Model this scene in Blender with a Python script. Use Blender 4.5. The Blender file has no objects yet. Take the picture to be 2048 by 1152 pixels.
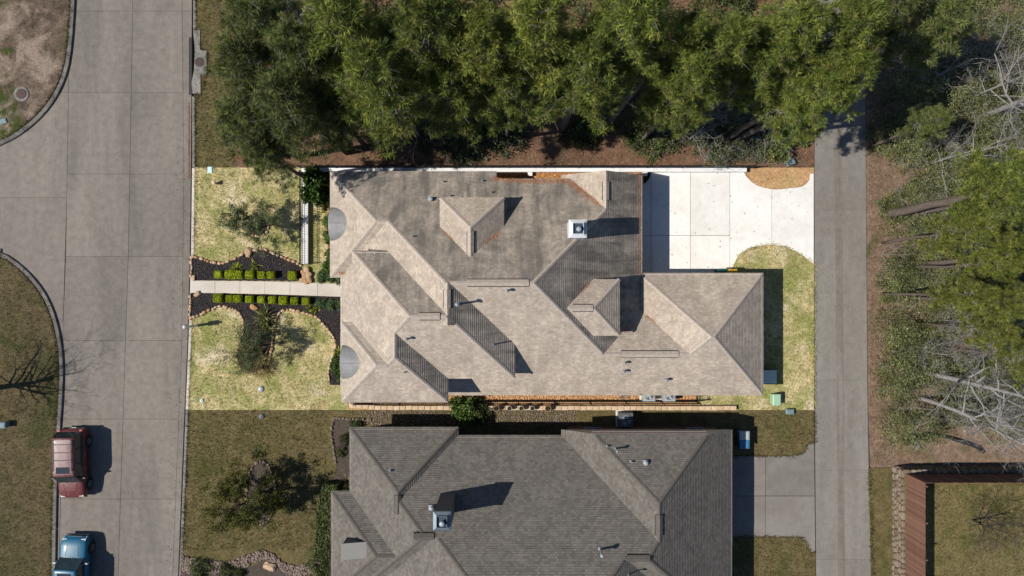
import bpy, math, random
import numpy as np
from mathutils import Vector

# ------------------------------------------------------------------ camera, sky, sun, exposure
scn = bpy.context.scene
col = scn.collection
HC = 47.9                       # drone height (m)
FPX = 1365.33                   # focal length in photo pixels (24 mm on 36 mm)
cam_d = bpy.data.cameras.new('camera')
cam_d.lens = 24; cam_d.sensor_width = 36; cam_d.clip_end = 2000
cam = bpy.data.objects.new('camera', cam_d); col.objects.link(cam)
cam.location = (0, 0, HC); cam.rotation_euler = (0, 0, 0)
scn.camera = cam

SUN_EL, SHADOW_AZ = math.radians(48), math.radians(8.5)
world = bpy.data.worlds.new('World'); scn.world = world; world.use_nodes = True
wn = world.node_tree.nodes; wl = world.node_tree.links
sky = wn.new('ShaderNodeTexSky'); sky.sky_type = 'NISHITA'; sky.sun_disc = False
sky.ozone_density = 4.0; sky.dust_density = .3
sky.sun_elevation = SUN_EL; sky.sun_rotation = math.radians(261.5)
wn['Background'].inputs[1].default_value = 0.07
wl.new(sky.outputs[0], wn['Background'].inputs[0])
sun_d = bpy.data.lights.new('sun', 'SUN'); sun_d.energy = 4.3; sun_d.angle = math.radians(0.5); sun_d.color = (1, .94, .845)
sun = bpy.data.objects.new('sun', sun_d); col.objects.link(sun)
SD = Vector((math.cos(SUN_EL)*math.cos(SHADOW_AZ), math.cos(SUN_EL)*math.sin(SHADOW_AZ), -math.sin(SUN_EL)))
sun.rotation_euler = SD.to_track_quat('-Z', 'Y').to_euler(); sun.location = (-40, -6, 60)
vs = scn.view_settings
vs.view_transform = 'Standard'; vs.look = 'None'; vs.gamma = 1; vs.exposure = 0.5; vs.use_curve_mapping = False

R = random.Random(7)
NP = np.random.default_rng(11)

def W(px, py, z=0.0):
    s = (HC - z)/FPX
    return ((px-1024)*s, (576-py)*s, z)
def W2(px, py, z=0.0):
    return W(px, py, z)[:2]

# ------------------------------------------------------------------ materials
MATS = {}
class N:
    """small node helper"""
    def __init__(s, name, rough=.85, spec=.25):
        m = bpy.data.materials.new(name); m.use_nodes = True; s.m = m; s.t = m.node_tree
        s.b = s.t.nodes['Principled BSDF']; s.b.inputs['Roughness'].default_value = rough
        s.b.inputs['Specular IOR Level'].default_value = spec
        MATS[name] = m; s.co = None
    def n(s, typ, **kw):
        x = s.t.nodes.new(typ)
        for k, v in kw.items(): setattr(x, k, v)
        return x
    def L(s, a, b): s.t.links.new(a, b)
    def coord(s, which='Object', scale=(1, 1, 1)):
        c = s.n('ShaderNodeTexCoord'); mp = s.n('ShaderNodeMapping'); mp.inputs['Scale'].default_value = scale
        s.L(c.outputs[which], mp.inputs[0]); return mp.outputs[0]
    def noise(s, scale, detail=3, rough=.55, vec=None, dist=0.0):
        x = s.n('ShaderNodeTexNoise'); x.inputs['Scale'].default_value = scale; x.inputs['Detail'].default_value = detail
        x.inputs['Roughness'].default_value = rough; x.inputs['Distortion'].default_value = dist
        if vec is not None: s.L(vec, x.inputs['Vector'])
        return x.outputs['Fac']
    def ramp(s, fac, stops):
        r = s.n('ShaderNodeValToRGB'); e = r.color_ramp.elements
        while len(e) < len(stops): e.new(.5)
        for i, (p, c) in enumerate(stops):
            e[i].position = p; e[i].color = (*c, 1) if len(c) == 3 else c
        s.L(fac, r.inputs[0]); return r.outputs[0]
    def mix(s, a, b, fac, mode='MIX'):
        x = s.n('ShaderNodeMix', data_type='RGBA', blend_type=mode)
        for sock, v in ((x.inputs[0], fac), (x.inputs[6], a), (x.inputs[7], b)):
            if hasattr(v, 'links') or hasattr(v, 'is_linked'): s.L(v, sock)
            elif isinstance(v, (int, float)): sock.default_value = v
            else: sock.default_value = (*v, 1)
        return x.outputs[2]
    def val(s, fac, lo, hi, flo=.35, fhi=.65):
        x = s.n('ShaderNodeMapRange'); x.inputs[1].default_value = flo; x.inputs[2].default_value = fhi
        x.inputs[3].default_value = lo; x.inputs[4].default_value = hi; s.L(fac, x.inputs[0]); return x.outputs[0]
    def rnd(s): return s.n('ShaderNodeObjectInfo').outputs['Random']
    def island(s): return s.n('ShaderNodeNewGeometry').outputs['Random Per Island']
    def mul(s, c, v):
        x = s.n('ShaderNodeVectorMath', operation='SCALE'); s.L(c, x.inputs[0])
        s.L(v, x.inputs['Scale']); return x.outputs[0]
    def bump(s, h, strength=.4, dist=.03):
        b = s.n('ShaderNodeBump'); b.inputs['Strength'].default_value = strength; b.inputs['Distance'].default_value = dist
        s.L(h, b.inputs['Height']); s.L(b.outputs[0], s.b.inputs['Normal'])
    def out(s, c): s.L(c, s.b.inputs['Base Color']); return s.m

def flat(name, c, rough=.6, metal=0, var=.12, scale=6, spec=.3):
    k = N(name, rough, spec); k.b.inputs['Metallic'].default_value = metal
    v = k.coord(); f = k.noise(scale, 4, .6, v)
    a = tuple(x*(1-var) for x in c); b = tuple(min(1, x*(1+var)) for x in c)
    return k.out(k.ramp(f, [(.3, a), (.7, b)]))

def concrete(name, c, stain=(.8, .78, .76), grain=.12, big=.35, stretch=(1, 1, 1), amt=.8, spots=0, cracks=0):
    k = N(name, .9, .2); v = k.coord(scale=stretch); v0 = k.coord()
    lo = tuple(x*s for x, s in zip(c, stain))
    base = k.ramp(k.noise(big, 5, .62, v, .4), [(.32, lo), (.62, c)])
    med = k.val(k.noise(2.2, 6, .7, v0), 1-grain, 1+grain)
    fine = k.val(k.noise(30, 2, .6, v0), .9, 1.1)
    o = k.mul(k.mul(base, med), fine)
    o = k.mul(o, k.val(k.rnd(), .93, 1.06, 0, 1))
    if spots:
        sp = k.ramp(k.noise(2.6, 5, .7, v0, 1.2), [(.63, (1, 1, 1)), (.70, (.42, .4, .38))])
        o = k.mix(o, sp, spots, 'MULTIPLY')
    if cracks:
        vo = k.n('ShaderNodeTexVoronoi', feature='DISTANCE_TO_EDGE'); vo.inputs['Scale'].default_value = .22
        wp = k.n('ShaderNodeMix', data_type='RGBA', blend_type='ADD'); wp.inputs[0].default_value = 1.2
        k.L(v0, wp.inputs[6]); nz = k.n('ShaderNodeTexNoise'); nz.inputs['Scale'].default_value = .9; nz.inputs['Detail'].default_value = 6; k.L(v0, nz.inputs['Vector']); k.L(nz.outputs['Color'], wp.inputs[7])
        k.L(wp.outputs[2], vo.inputs['Vector'])
        line = k.val(vo.outputs['Distance'], 1, 0, .0, .004)
        mask = k.val(k.noise(.16, 2, .5, v0), 0, cracks, .52, .6)
        mm = k.n('ShaderNodeMath', operation='MULTIPLY'); k.L(line, mm.inputs[0]); k.L(mask, mm.inputs[1])
        o = k.mix(o, tuple(x*.4 for x in c), mm.outputs[0])
        sp = k.ramp(k.noise(3.2, 4, .7, v0, .6), [(.66, (1, 1, 1)), (.75, (.6, .58, .56))]); o = k.mix(o, sp, .7, 'MULTIPLY')
    k.bump(k.noise(24, 4, .7, v0), .25, .01)
    return k.out(o)

concrete('road_concrete', (.19, .168, .145), (.70, .71, .73), .14, .34, (1.3, .22, 1), cracks=.5)  # street concrete darkened: dimming outside the lot is put into the colour
concrete('alley_concrete', (.192, .18, .163), (.80, .78, .76), .10, .4, (1.5, .3, 1), cracks=.3)
concrete('alley_stain', (.178, .160, .142), (.72, .68, .64), .12, .6, (3, .15, 1))
concrete('neighbour_concrete', (.19, .175, .16), (.8, .78, .76), .08, .4)
concrete('kerb_concrete', (.21, .2, .185), (.55, .54, .52), .2, 1.0)
concrete('kerb_old', (.15, .14, .128), (.5, .48, .46), .25, 1.2)
concrete('white_concrete', (.68, .665, .64), (.9, .89, .875), .05, .6, spots=.6)  # driveway paled: the lot's extra brightness is put into the colour
concrete('bright_lot_concrete', (.50, .46, .41), (.9, .88, .86), .05, .6)  # walkway and lot kerb, with the lot's brightening painted into the tone
concrete('gutter_stain', (.10, .092, .085), (.6, .58, .56), .2, .8, (2, .3, 1))
concrete('white_wall', (.68, .68, .69), (.9, .89, .88), .04, .6)
concrete('pale_pad', (.55, .52, .47), (.85, .83, .8), .06, .8)

def lawn(name, straw, dry, green, bald=None, gs=(.42, .62), scale=.45):
    k = N(name, .95, .1); v = k.coord()
    a = k.ramp(k.noise(1.6, 6, .7, v, .3), [(.3, dry), (.62, straw)])
    c = k.mix(a, green, k.val(k.noise(scale, 7, .68, v, .7), 0, 1, *gs))
    if bald: c = k.mix(c, bald[0], k.val(k.noise(bald[1], 6, .65, v, .5), 0, 1, *bald[2]))
    f = k.val(k.noise(7, 7, .82, v), .4, 1.6, .3, .7)
    g = k.val(k.noise(50, 2, .7, v), .7, 1.3, .3, .7)
    k.bump(k.noise(26, 5, .8, v), .7, .06)
    return k.out(k.mul(k.mul(c, f), g))
lawn('lot_grass', (.50, .425, .235), (.29, .225, .105), (.215, .225, .075), ((.53, .45, .315), .55, (.54, .72)), (.42, .6), .42)  # brightening of the lot painted into its grass colour
lawn('neighbour_grass', (.13, .106, .05), (.076, .059, .025), (.06, .064, .02), None, (.48, .7), .5)  # grass outside the lot: the dimming there is painted into its colour
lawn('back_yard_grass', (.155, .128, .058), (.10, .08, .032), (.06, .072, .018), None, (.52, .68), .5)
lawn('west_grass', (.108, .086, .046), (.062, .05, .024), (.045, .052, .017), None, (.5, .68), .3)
lawn('patchy_ground', (.14, .102, .075), (.04, .03, .022), (.045, .058, .015), ((.23, .18, .142), .4, (.47, .6)), (.52, .6), .3)
lawn('pine_straw', (.185, .108, .068), (.095, .054, .034), (.06, .044, .026), None, (.52, .7), .35)
lawn('dirt_strip', (.205, .145, .104), (.12, .078, .052), (.085, .08, .035), None, (.55, .7), .5)
lawn('lot_dirt', (.47, .29, .15), (.30, .175, .085), (.36, .27, .12), None, (.5, .65), .6)
lawn('litter', (.52, .30, .13), (.26, .125, .05), (.40, .21, .085), None, (.45, .6), 1.6)
lawn('terrain', (.1, .07, .045), (.07, .05, .03), (.05, .05, .02))

k = N('mulch', .95, .15); v = k.coord()
c = k.ramp(k.noise(22, 5, .75, v), [(.3, (.012, .011, .013)), (.55, (.038, .034, .036)), (.75, (.085, .07, .065))])
k.bump(k.noise(30, 4, .8, v), .9, .06); k.out(c)
k = N('mulch_chip', .9, .15); k.out(k.ramp(k.island(), [(0, (.014, .012, .014)), (.7, (.045, .038, .04)), (1, (.12, .085, .07))]))
k = N('soil_bed', .95, .1); v = k.coord()
k.bump(k.noise(30, 4, .8, v), .7, .05)
k.out(k.ramp(k.noise(6, 6, .75, v), [(.3, (.045, .036, .03)), (.7, (.1, .08, .066))]))

def shingle(name, c1, c2, stain, dirt, lo=.86, hi=1.2):
    k = N(name, .92, .15); uv = k.coord('UV')
    b = k.n('ShaderNodeTexBrick'); k.L(uv, b.inputs['Vector'])
    b.offset = .5; b.inputs['Scale'].default_value = 1
    b.inputs['Brick Width'].default_value = .21; b.inputs['Row Height'].default_value = .145
    b.inputs['Mortar Size'].default_value = .006; b.inputs['Mortar Smooth'].default_value = .3; b.inputs['Bias'].default_value = 0
    b.inputs['Color1'].default_value = (*c1, 1); b.inputs['Color2'].default_value = (*c2, 1)
    b.inputs['Mortar'].default_value = (*[x*.5 for x in c2], 1)
    v = k.coord()
    m = k.val(k.noise(1.1, 6, .7, v), .86, 1.12)
    f = k.val(k.noise(38, 3, .7, v), .84, 1.16)
    o = k.mul(k.mul(b.outputs['Color'], m), f)
    # algae and dirt running down the slope
    st = k.noise(1.0, 6, .66, k.coord('UV', (1.5, .2, 1)), .5)
    bl = k.noise(.5, 6, .65, v, .8)
    ad = k.n('ShaderNodeMath', operation='ADD'); k.L(st, ad.inputs[0]); k.L(bl, ad.inputs[1])
    o = k.mix(o, dirt, k.val(ad.outputs[0], 0, stain, lo, hi))
    return k.out(o)
shingle('shingle', (.445, .378, .31), (.325, .274, .224), .42, (.205, .177, .147))  # main roof: lot brightening painted into the shingle tone
shingle('shingle_algae_dark', (.36, .31, .26), (.265, .228, .19), .8, (.09, .084, .077), .84, 1.18)  # darker shingle: algae on north slopes, also laid on most east slopes
shingle('shingle_dimmed', (.152, .139, .123), (.104, .094, .083), .12, (.085, .078, .07))  # neighbour roof: dimming outside the lot painted into the shingle tone
k = N('ridge_cap', .92, .15); v = k.coord()
k.out(k.mul(k.ramp(k.noise(5, 5, .8, v), [(.3, (.27, .23, .195)), (.7, (.43, .372, .318))]), k.val(k.noise(40, 2, .6, v), .85, 1.15)))
k = N('ridge_cap_dimmed', .92, .15); v = k.coord()  # caps dimmed in colour along with the neighbour's shingles
k.out(k.mul(k.ramp(k.noise(5, 5, .8, v), [(.3, (.075, .066, .057)), (.7, (.12, .107, .094))]), k.val(k.noise(40, 2, .6, v), .85, 1.15)))

def brickwall(name, c1, c2, mo):
    k = N(name, .9, .2); v = k.coord('UV')
    b = k.n('ShaderNodeTexBrick'); k.L(v, b.inputs['Vector']); b.inputs['Scale'].default_value = 1
    b.inputs['Brick Width'].default_value = .22; b.inputs['Row Height'].default_value = .075; b.inputs['Mortar Size'].default_value = .008
    b.inputs['Color1'].default_value = (*c1, 1); b.inputs['Color2'].default_value = (*c2, 1); b.inputs['Mortar'].default_value = (*mo, 1)
    return k.out(k.mul(b.outputs['Color'], k.val(k.noise(1.5, 5, .6, k.coord()), .8, 1.15)))
brickwall('tan_brick', (.42, .3, .2), (.32, .21, .14), (.45, .4, .33))
brickwall('brown_brick', (.17, .105, .075), (.12, .07, .05), (.18, .15, .12))

flat('cream_gutter', (.62, .57, .5), .5, 0, .06)
flat('grey_gutter', (.3, .28, .26), .5, 0, .06)
flat('gutter_inside', (.10, .06, .045), .9, 0, .3)
flat('soffit', (.5, .46, .4), .8)
flat('zinc', (.23, .23, .228), .5, .05, .16, 2.5)
flat('zinc_pale', (.26, .255, .23), .5, .1, .05, 1.5)
flat('seam', (.12, .12, .12), .5, .3)
flat('galvanised', (.30, .33, .36), .5, .3, .2)
flat('cap_steel', (.13, .16, .19), .45, .4, .15)
flat('flue_blue', (.03, .05, .075), .5)
flat('white_metal', (.5, .52, .54), .5, .1, .08)
flat('chimney_grey', (.105, .1, .097), .7, 0, .1, 2)
flat('vent_black', (.018, .016, .016), .6)
flat('iron', (.012, .012, .013), .5)
flat('glass', (.02, .03, .035), .08, 0, .1, spec=.6)
flat('ac_grey', (.34, .37, .38), .5, .2)
flat('ac_dark', (.09, .10, .11), .5)
flat('bin_green', (.01, .13, .10), .45)
flat('bin_yellow', (.62, .36, .03), .45)
flat('bin_blue', (.05, .15, .26), .4)
flat('bin_lid_grey', (.33, .35, .36), .5)
flat('box_green', (.27, .42, .29), .5, 0, .05)
flat('box_pale', (.5, .57, .5), .5, 0, .05)
flat('lid_aqua', (.42, .62, .66), .5, 0, .1)
flat('lid_dimmed', (.13, .19, .21), .6, 0, .15)  # darker lid copy: dimming outside the lot put into its colour
flat('terracotta', (.32, .17, .1), .7)
flat('pot_pale', (.36, .31, .28), .7)
flat('rusty_iron', (.075, .05, .045), .9, 0, .35, 14)
flat('rust_stain', (.16, .085, .05), .95, 0, .4, 5)
flat('pale_post', (.75, .75, .75), .5)
flat('silt_tube', (.017, .017, .02), .8)
flat('tan_cap', (.55, .38, .25), .7)
flat('rubber', (.013, .013, .014), .8)
flat('rim', (.32, .32, .33), .35, .7, .2)
flat('chrome', (.6, .6, .62), .2, .8)
flat('lamp_glass', (.55, .55, .58), .15, 0)
flat('tail_red', (.25, .01, .01), .2)
flat('trim_black', (.02, .02, .022), .5)
flat('cobweb_white', (.7, .7, .7), .6)

def paint(name, c, dust, amt):
    k = N(name, .42, .3); v = k.coord()
    k.b.inputs['Coat Weight'].default_value = .08; k.b.inputs['Coat Roughness'].default_value = .12
    k.out(k.mix(c, dust, k.val(k.noise(5, 6, .75, k.coord(scale=(2.2, .8, 1)), .5), 0, amt, .38, .66)))
paint('paint_red', (.095, .012, .012), (.18, .08, .08), .5)
paint('paint_roof_red', (.08, .014, .018), (.2, .11, .12), .8)
paint('paint_blue', (.005, .085, .165), (.02, .14, .2), .4)

def wood(name, a, b):
    k = N(name, .85, .2); v = k.coord(scale=(6, 6, .5))
    o = k.ramp(k.noise(3, 4, .6, v), [(.3, a), (.7, b)])
    k.out(k.mul(o, k.val(k.rnd(), .75, 1.22, 0, 1)))
wood('cedar', (.128, .066, .046), (.182, .10, .072))

def rockmat(name, cols):
    k = N(name, .9, .2); v = k.coord()
    o = k.ramp(k.rnd(), [(i/(len(cols)-1), c) for i, c in enumerate(cols)])
    k.bump(k.noise(18, 4, .7, v), .5, .02)
    k.out(k.mul(o, k.val(k.noise(9, 5, .7, v), .7, 1.25)))
rockmat('border_stone', [(.42, .27, .16), (.55, .42, .29), (.36, .19, .10), (.52, .37, .24), (.44, .33, .25)])
rockmat('boulder_stone', [(.36, .2, .1), (.38, .26, .16), (.44, .31, .2)])
rockmat('dark_stone', [(.15, .115, .085), (.2, .16, .125), (.12, .085, .06)])  # darker stones used outside the lot
rockmat('wall_stone', [(.15, .125, .095), (.21, .175, .13), (.115, .088, .06), (.19, .14, .09), (.23, .2, .165)])
rockmat('block_stone', [(.52, .38, .25), (.57, .44, .31), (.46, .33, .21)])
def islandrock(name, cols):
    k = N(name, .9, .2)
    k.out(k.ramp(k.island(), [(i/(len(cols)-1), c) for i, c in enumerate(cols)]))
islandrock('gravel_orange', [(.42, .17, .06), (.6, .36, .18), (.3, .11, .05), (.66, .47, .28), (.48, .25, .1)])
islandrock('gravel_pink', [(.16, .12, .10), (.26, .205, .175), (.1, .075, .06), (.22, .16, .135)])
islandrock('needle_litter', [(.36, .13, .045), (.5, .22, .09), (.26, .09, .035), (.42, .19, .09)])

def leafmat(name, cols, trans=.25, rough=.6, nv=(.75, 1.25)):
    k = N(name, rough, .25); v = k.coord()
    c = k.ramp(k.island(), [(i/(len(cols)-1), c) for i, c in enumerate(cols)])
    c = k.mul(c, k.val(k.noise(.8, 3, .6, v), nv[0], nv[1]))
    c = k.mul(c, k.val(k.noise(3.2, 2, .5, v), .72, 1.3))
    c = k.mul(c, k.val(k.rnd(), .82, 1.16, 0, 1))
    k.out(c)
    tr = k.n('ShaderNodeBsdfTranslucent'); k.L(c, tr.inputs[0])
    mx = k.n('ShaderNodeMixShader'); mx.inputs[0].default_value = trans
    o = k.t.nodes['Material Output']
    k.L(k.b.outputs[0], mx.inputs[1]); k.L(tr.outputs[0], mx.inputs[2]); k.L(mx.outputs[0], o.inputs[0])
leafmat('pine_needles', [(.052, .078, .017), (.165, .21, .038), (.10, .14, .026), (.275, .30, .06), (.19, .195, .055)], .25)
leafmat('pine_needles_dark', [(.04, .064, .022), (.125, .158, .042), (.078, .108, .03), (.205, .225, .065), (.17, .165, .065)], .25)
leafmat('pine_needles_yellow', [(.07, .09, .017), (.185, .215, .036), (.125, .155, .025), (.29, .30, .06), (.2, .2, .06)], .25)
leafmat('shrub_leaf', [(.05, .07, .022), (.09, .115, .036), (.07, .09, .026), (.135, .145, .06)], .2)
leafmat('shrub_blue', [(.06, .08, .042), (.1, .125, .064), (.08, .1, .05), (.14, .155, .095)], .2)
leafmat('thicket_leaf', [(.06, .078, .024), (.115, .135, .04), (.09, .11, .028), (.155, .165, .06), (.2, .19, .12), (.10, .12, .05)], .2, nv=(.55, 1.45))
leafmat('boxwood', [(.3, .38, .015), (.44, .5, .03), (.36, .43, .02), (.52, .55, .06)], .35)
leafmat('lot_shrub', [(.05, .10, .025), (.12, .20, .045), (.08, .14, .03), (.19, .25, .08)], .25)
leafmat('juniper', [(.06, .11, .05), (.11, .18, .075), (.08, .135, .06)], .2)
leafmat('magnolia', [(.025, .06, .012), (.07, .13, .03), (.04, .09, .018), (.16, .20, .06)], .2, .4)
leafmat('myrtle_leaf', [(.05, .075, .028), (.12, .15, .06), (.08, .105, .042), (.22, .235, .14)], .25)
leafmat('olive_leaf', [(.055, .066, .016), (.11, .115, .022), (.08, .085, .016), (.14, .125, .026)], .25)
leafmat('yucca_leaf', [(.16, .2, .06), (.3, .32, .12), (.22, .25, .08), (.4, .37, .18)], .25)
leafmat('fescue', [(.26, .22, .09), (.44, .37, .18), (.2, .2, .07)], .3)
leafmat('grass_lot', [(.38, .33, .14), (.56, .48, .25), (.26, .28, .08), (.46, .39, .18)], .25, nv=(.8, 1.2))
leafmat('grass_dark', [(.105, .086, .036), (.15, .122, .058), (.065, .068, .02), (.12, .098, .045)], .25, nv=(.8, 1.2))  # tufts outside the lot, dimmed in colour like their lawns
def barkmat(name, lo, hi):
    k = N(name, .95, .1); v = k.coord(scale=(5, 5, 1.2)); f = k.noise(3, 6, .75, v, .6)
    k.bump(f, .8, .05); k.out(k.ramp(f, [(.34, lo), (.66, hi)]))
barkmat('bark', (.06, .047, .04), (.17, .138, .118)); barkmat('bark_pale', (.15, .14, .138), (.34, .325, .32)); barkmat('bark_dark', (.03, .025, .022), (.07, .058, .05))

# ------------------------------------------------------------------ builders
def obj(name, mesh, mat, parent=None):
    o = bpy.data.objects.new(name, mesh); col.objects.link(o)
    if mat is not None and len(mesh.materials) == 0:
        for m in (mat if isinstance(mat, (list, tuple)) else [mat]): mesh.materials.append(MATS[m])
    if parent is not None: o.parent = parent
    return o
def tag(o, label, cat, group=None):
    o['label'] = label; o['category'] = cat
    if group: o['group'] = group
    return o
def thing(name, label, cat, loc=(0, 0, 0), rz=0, group=None):
    o = bpy.data.objects.new(name, None); col.objects.link(o); o.location = loc; o.rotation_euler = (0, 0, rz)
    o.empty_display_size = .3
    return tag(o, label, cat, group)
def struct(o, kind='structure'): o['kind'] = kind; return o
def ordinal(i): return ['first', 'second', 'third', 'fourth', 'fifth', 'sixth', 'seventh', 'eighth', 'ninth', 'tenth', 'eleventh', 'twelfth'][i]

class MB:
    def __init__(s): s.v = []; s.f = []; s.uv = []; s.mi = []; s.smooth = False
    def face(s, pts, uv=None, mi=0):
        b = len(s.v); s.v += [tuple(p) for p in pts]; s.f.append(list(range(b, b+len(pts)))); s.uv.append(uv); s.mi.append(mi)
    def box(s, x0, x1, y0, y1, z0, z1, mi=0):
        p = [(x0, y0), (x1, y0), (x1, y1), (x0, y1)]; s.prism(p, z0, z1, mi)
    def prism(s, p, z0, z1, mi=0, uvscale=True):
        A = sum(p[i][0]*p[(i+1) % len(p)][1]-p[(i+1) % len(p)][0]*p[i][1] for i in range(len(p)))
        if A < 0: p = p[::-1]
        b = len(s.v); n = len(p)
        s.v += [(x, y, z0) for x, y in p] + [(x, y, z1) for x, y in p]
        s.f.append([b+n+i for i in range(n)]); s.uv.append([(x, y) for x, y in p]); s.mi.append(mi)
        s.f.append([b+n-1-i for i in range(n)]); s.uv.append([(x, y) for x, y in p]); s.mi.append(mi)
        u = 0
        for i in range(n):
            j = (i+1) % n; d = math.dist(p[i], p[j])
            s.f.append([b+i, b+j, b+n+j, b+n+i]); s.uv.append([(u, z0), (u+d, z0), (u+d, z1), (u, z1)]); s.mi.append(mi); u += d
    def frustum(s, lo, hi, z0, z1, mi=0):
        """lo, hi: (x0,x1,y0,y1)"""
        b = len(s.v)
        for (x0, x1, y0, y1), z in ((lo, z0), (hi, z1)):
            s.v += [(x0, y0, z), (x1, y0, z), (x1, y1, z), (x0, y1, z)]
        for q in ([3, 2, 1, 0], [4, 5, 6, 7], [0, 1, 5, 4], [1, 2, 6, 5], [2, 3, 7, 6], [3, 0, 4, 7]):
            s.f.append([b+i for i in q]); s.uv.append(None); s.mi.append(mi)
    def tube(s, pts, rad, n=6, cap=True, mi=0):
        pts = [Vector(p) for p in pts]; b = len(s.v)
        if isinstance(rad, (int, float)): rad = [rad]*len(pts)
        for i, p in enumerate(pts):
            d = (pts[min(i+1, len(pts)-1)]-pts[max(i-1, 0)]).normalized()
            a = d.orthogonal().normalized() if abs(d.z) > .98 else d.cross(Vector((0, 0, 1))).normalized()
            c = d.cross(a)
            for k in range(n):
                t = 2*math.pi*k/n; s.v.append(tuple(p+(a*math.cos(t)+c*math.sin(t))*rad[i]))
        for i in range(len(pts)-1):
            for k in range(n):
                k2 = (k+1) % n
                s.f.append([b+i*n+k, b+i*n+k2, b+(i+1)*n+k2, b+(i+1)*n+k][::-1]); s.uv.append(None); s.mi.append(mi)
        if cap:
            s.f.append([b+k for k in range(n)]); s.uv.append(None); s.mi.append(mi)
            s.f.append([b+(len(pts)-1)*n+k for k in range(n)][::-1]); s.uv.append(None); s.mi.append(mi)
    def lathe(s, prof, n=20, c=(0, 0, 0), mi=0):
        b = len(s.v)
        for r, z in prof:
            for k in range(n):
                t = 2*math.pi*k/n; s.v.append((c[0]+r*math.cos(t), c[1]+r*math.sin(t), c[2]+z))
        for i in range(len(prof)-1):
            for k in range(n):
                k2 = (k+1) % n; s.f.append([b+i*n+k, b+i*n+k2, b+(i+1)*n+k2, b+(i+1)*n+k]); s.uv.append(None); s.mi.append(mi)
        s.f.append([b+(len(prof)-1)*n+k for k in range(n)]); s.uv.append(None); s.mi.append(mi)
        s.f.append([b+k for k in range(n)][::-1]); s.uv.append(None); s.mi.append(mi)
    def mesh(s, name='m'):
        m = bpy.data.meshes.new(name); m.from_pydata(s.v, [], s.f)
        if any(u is not None for u in s.uv):
            l = m.uv_layers.new(name='UVMap').data; i = 0
            for f, u in zip(s.f, s.uv):
                for k in range(len(f)):
                    l[i].uv = u[k] if u else (0, 0); i += 1
        if any(s.mi):
            m.polygons.foreach_set('material_index', s.mi)
        if s.smooth: m.polygons.foreach_set('use_smooth', [True]*len(s.f))
        m.update(); return m
    def build(s, name, mat, parent=None): return obj(name, s.mesh(name), mat, parent)

def np_mesh(name, V, F):
    """V (n,3), F (m,k) of equal-sided faces"""
    m = bpy.data.meshes.new(name); V = np.asarray(V, np.float32); F = np.asarray(F, np.int32); k = F.shape[1]
    m.vertices.add(len(V)); m.vertices.foreach_set('co', V.ravel())
    m.loops.add(F.size); m.loops.foreach_set('vertex_index', F.ravel())
    m.polygons.add(len(F)); m.polygons.foreach_set('loop_start', np.arange(0, F.size, k, dtype=np.int32))
    m.update(calc_edges=True); return m

def unit(a): return a/np.maximum(np.linalg.norm(a, axis=1, keepdims=True), 1e-6)
def needles(P, D, n, length, width, spread=.9, up=.35, rg=NP, tuft=False):
    """n thin blades from each point P around direction D -> V, F"""
    Pn = np.repeat(P, n, 0); Dn = np.repeat(D, n, 0)
    d = unit(Dn + spread*rg.normal(size=Pn.shape) + np.array([0, 0, up]))
    s = unit(np.cross(d, rg.normal(size=Pn.shape)))*width*.5
    L = length*rg.uniform(.7, 1.2, (len(Pn), 1))
    m = Pn + d*L*.45
    if tuft:
        k = len(P); V = np.vstack([P, np.stack([m-s, Pn+d*L, m+s], 1).reshape(-1, 3)]); b = k+3*np.arange(len(Pn))
        return V, np.stack([np.repeat(np.arange(k), n), b, b+1, b+2], 1)
    V = np.stack([Pn, m-s, Pn+d*L, m+s], 1).reshape(-1, 3)
    F = np.arange(len(V)).reshape(-1, 4); return V, F
def leaves(P, size, up=.6, aspect=.6, rg=NP):
    n = unit(rg.normal(size=P.shape)+np.array([0, 0, up])); a = unit(np.cross(n, rg.normal(size=P.shape))); b = np.cross(n, a)
    sz = size*rg.uniform(.6, 1.3, (len(P), 1))
    V = np.stack([P-a*sz, P-b*sz*aspect, P+a*sz, P+b*sz*aspect], 1).reshape(-1, 3)
    return V, np.arange(len(V)).reshape(-1, 4)

# polygons
def catmull(pts, n=6, closed=False):
    out = []; N_ = len(pts)
    for i in range(N_ if closed else N_-1):
        p = [pts[(i+k) % N_] if closed else pts[min(max(i+k, 0), N_-1)] for k in (-1, 0, 1, 2)]
        for j in range(n):
            t = j/n
            out.append(tuple(.5*((2*p[1][a])+(-p[0][a]+p[2][a])*t+(2*p[0][a]-5*p[1][a]+4*p[2][a]-p[3][a])*t*t+(-p[0][a]+3*p[1][a]-3*p[2][a]+p[3][a])*t**3) for a in (0, 1)))
    if not closed: out.append(tuple(pts[-1]))
    return out
def inside(x, y, poly):
    c = np.zeros(np.shape(x), bool); j = len(poly)-1
    for i in range(len(poly)):
        xi, yi = poly[i]; xj, yj = poly[j]
        with np.errstate(divide='ignore', invalid='ignore'):
            c ^= ((yi > y) != (yj > y)) & (x < (xj-xi)*(y-yi)/((yj-yi) if yj != yi else 1e-9)+xi)
        j = i
    return c
def inset(p, d):
    A = sum(p[i][0]*p[(i+1) % len(p)][1]-p[(i+1) % len(p)][0]*p[i][1] for i in range(len(p)))
    if A < 0: p = p[::-1]
    out = []; n = len(p)
    for i in range(n):
        a, b, c = Vector(p[i-1]), Vector(p[i]), Vector(p[(i+1) % n])
        e1 = (b-a).normalized(); e2 = (c-b).normalized()
        n1 = Vector((-e1.y, e1.x)); n2 = Vector((-e2.y, e2.x)); m = n1+n2
        m = m/max(m.length_squared, .3)*2*d if m.length > .2 else n1*d
        out.append((b.x+m.x, b.y+m.y))
    return out
def WP(pxs, z): return [W2(x, y, z) for x, y in pxs]
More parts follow.
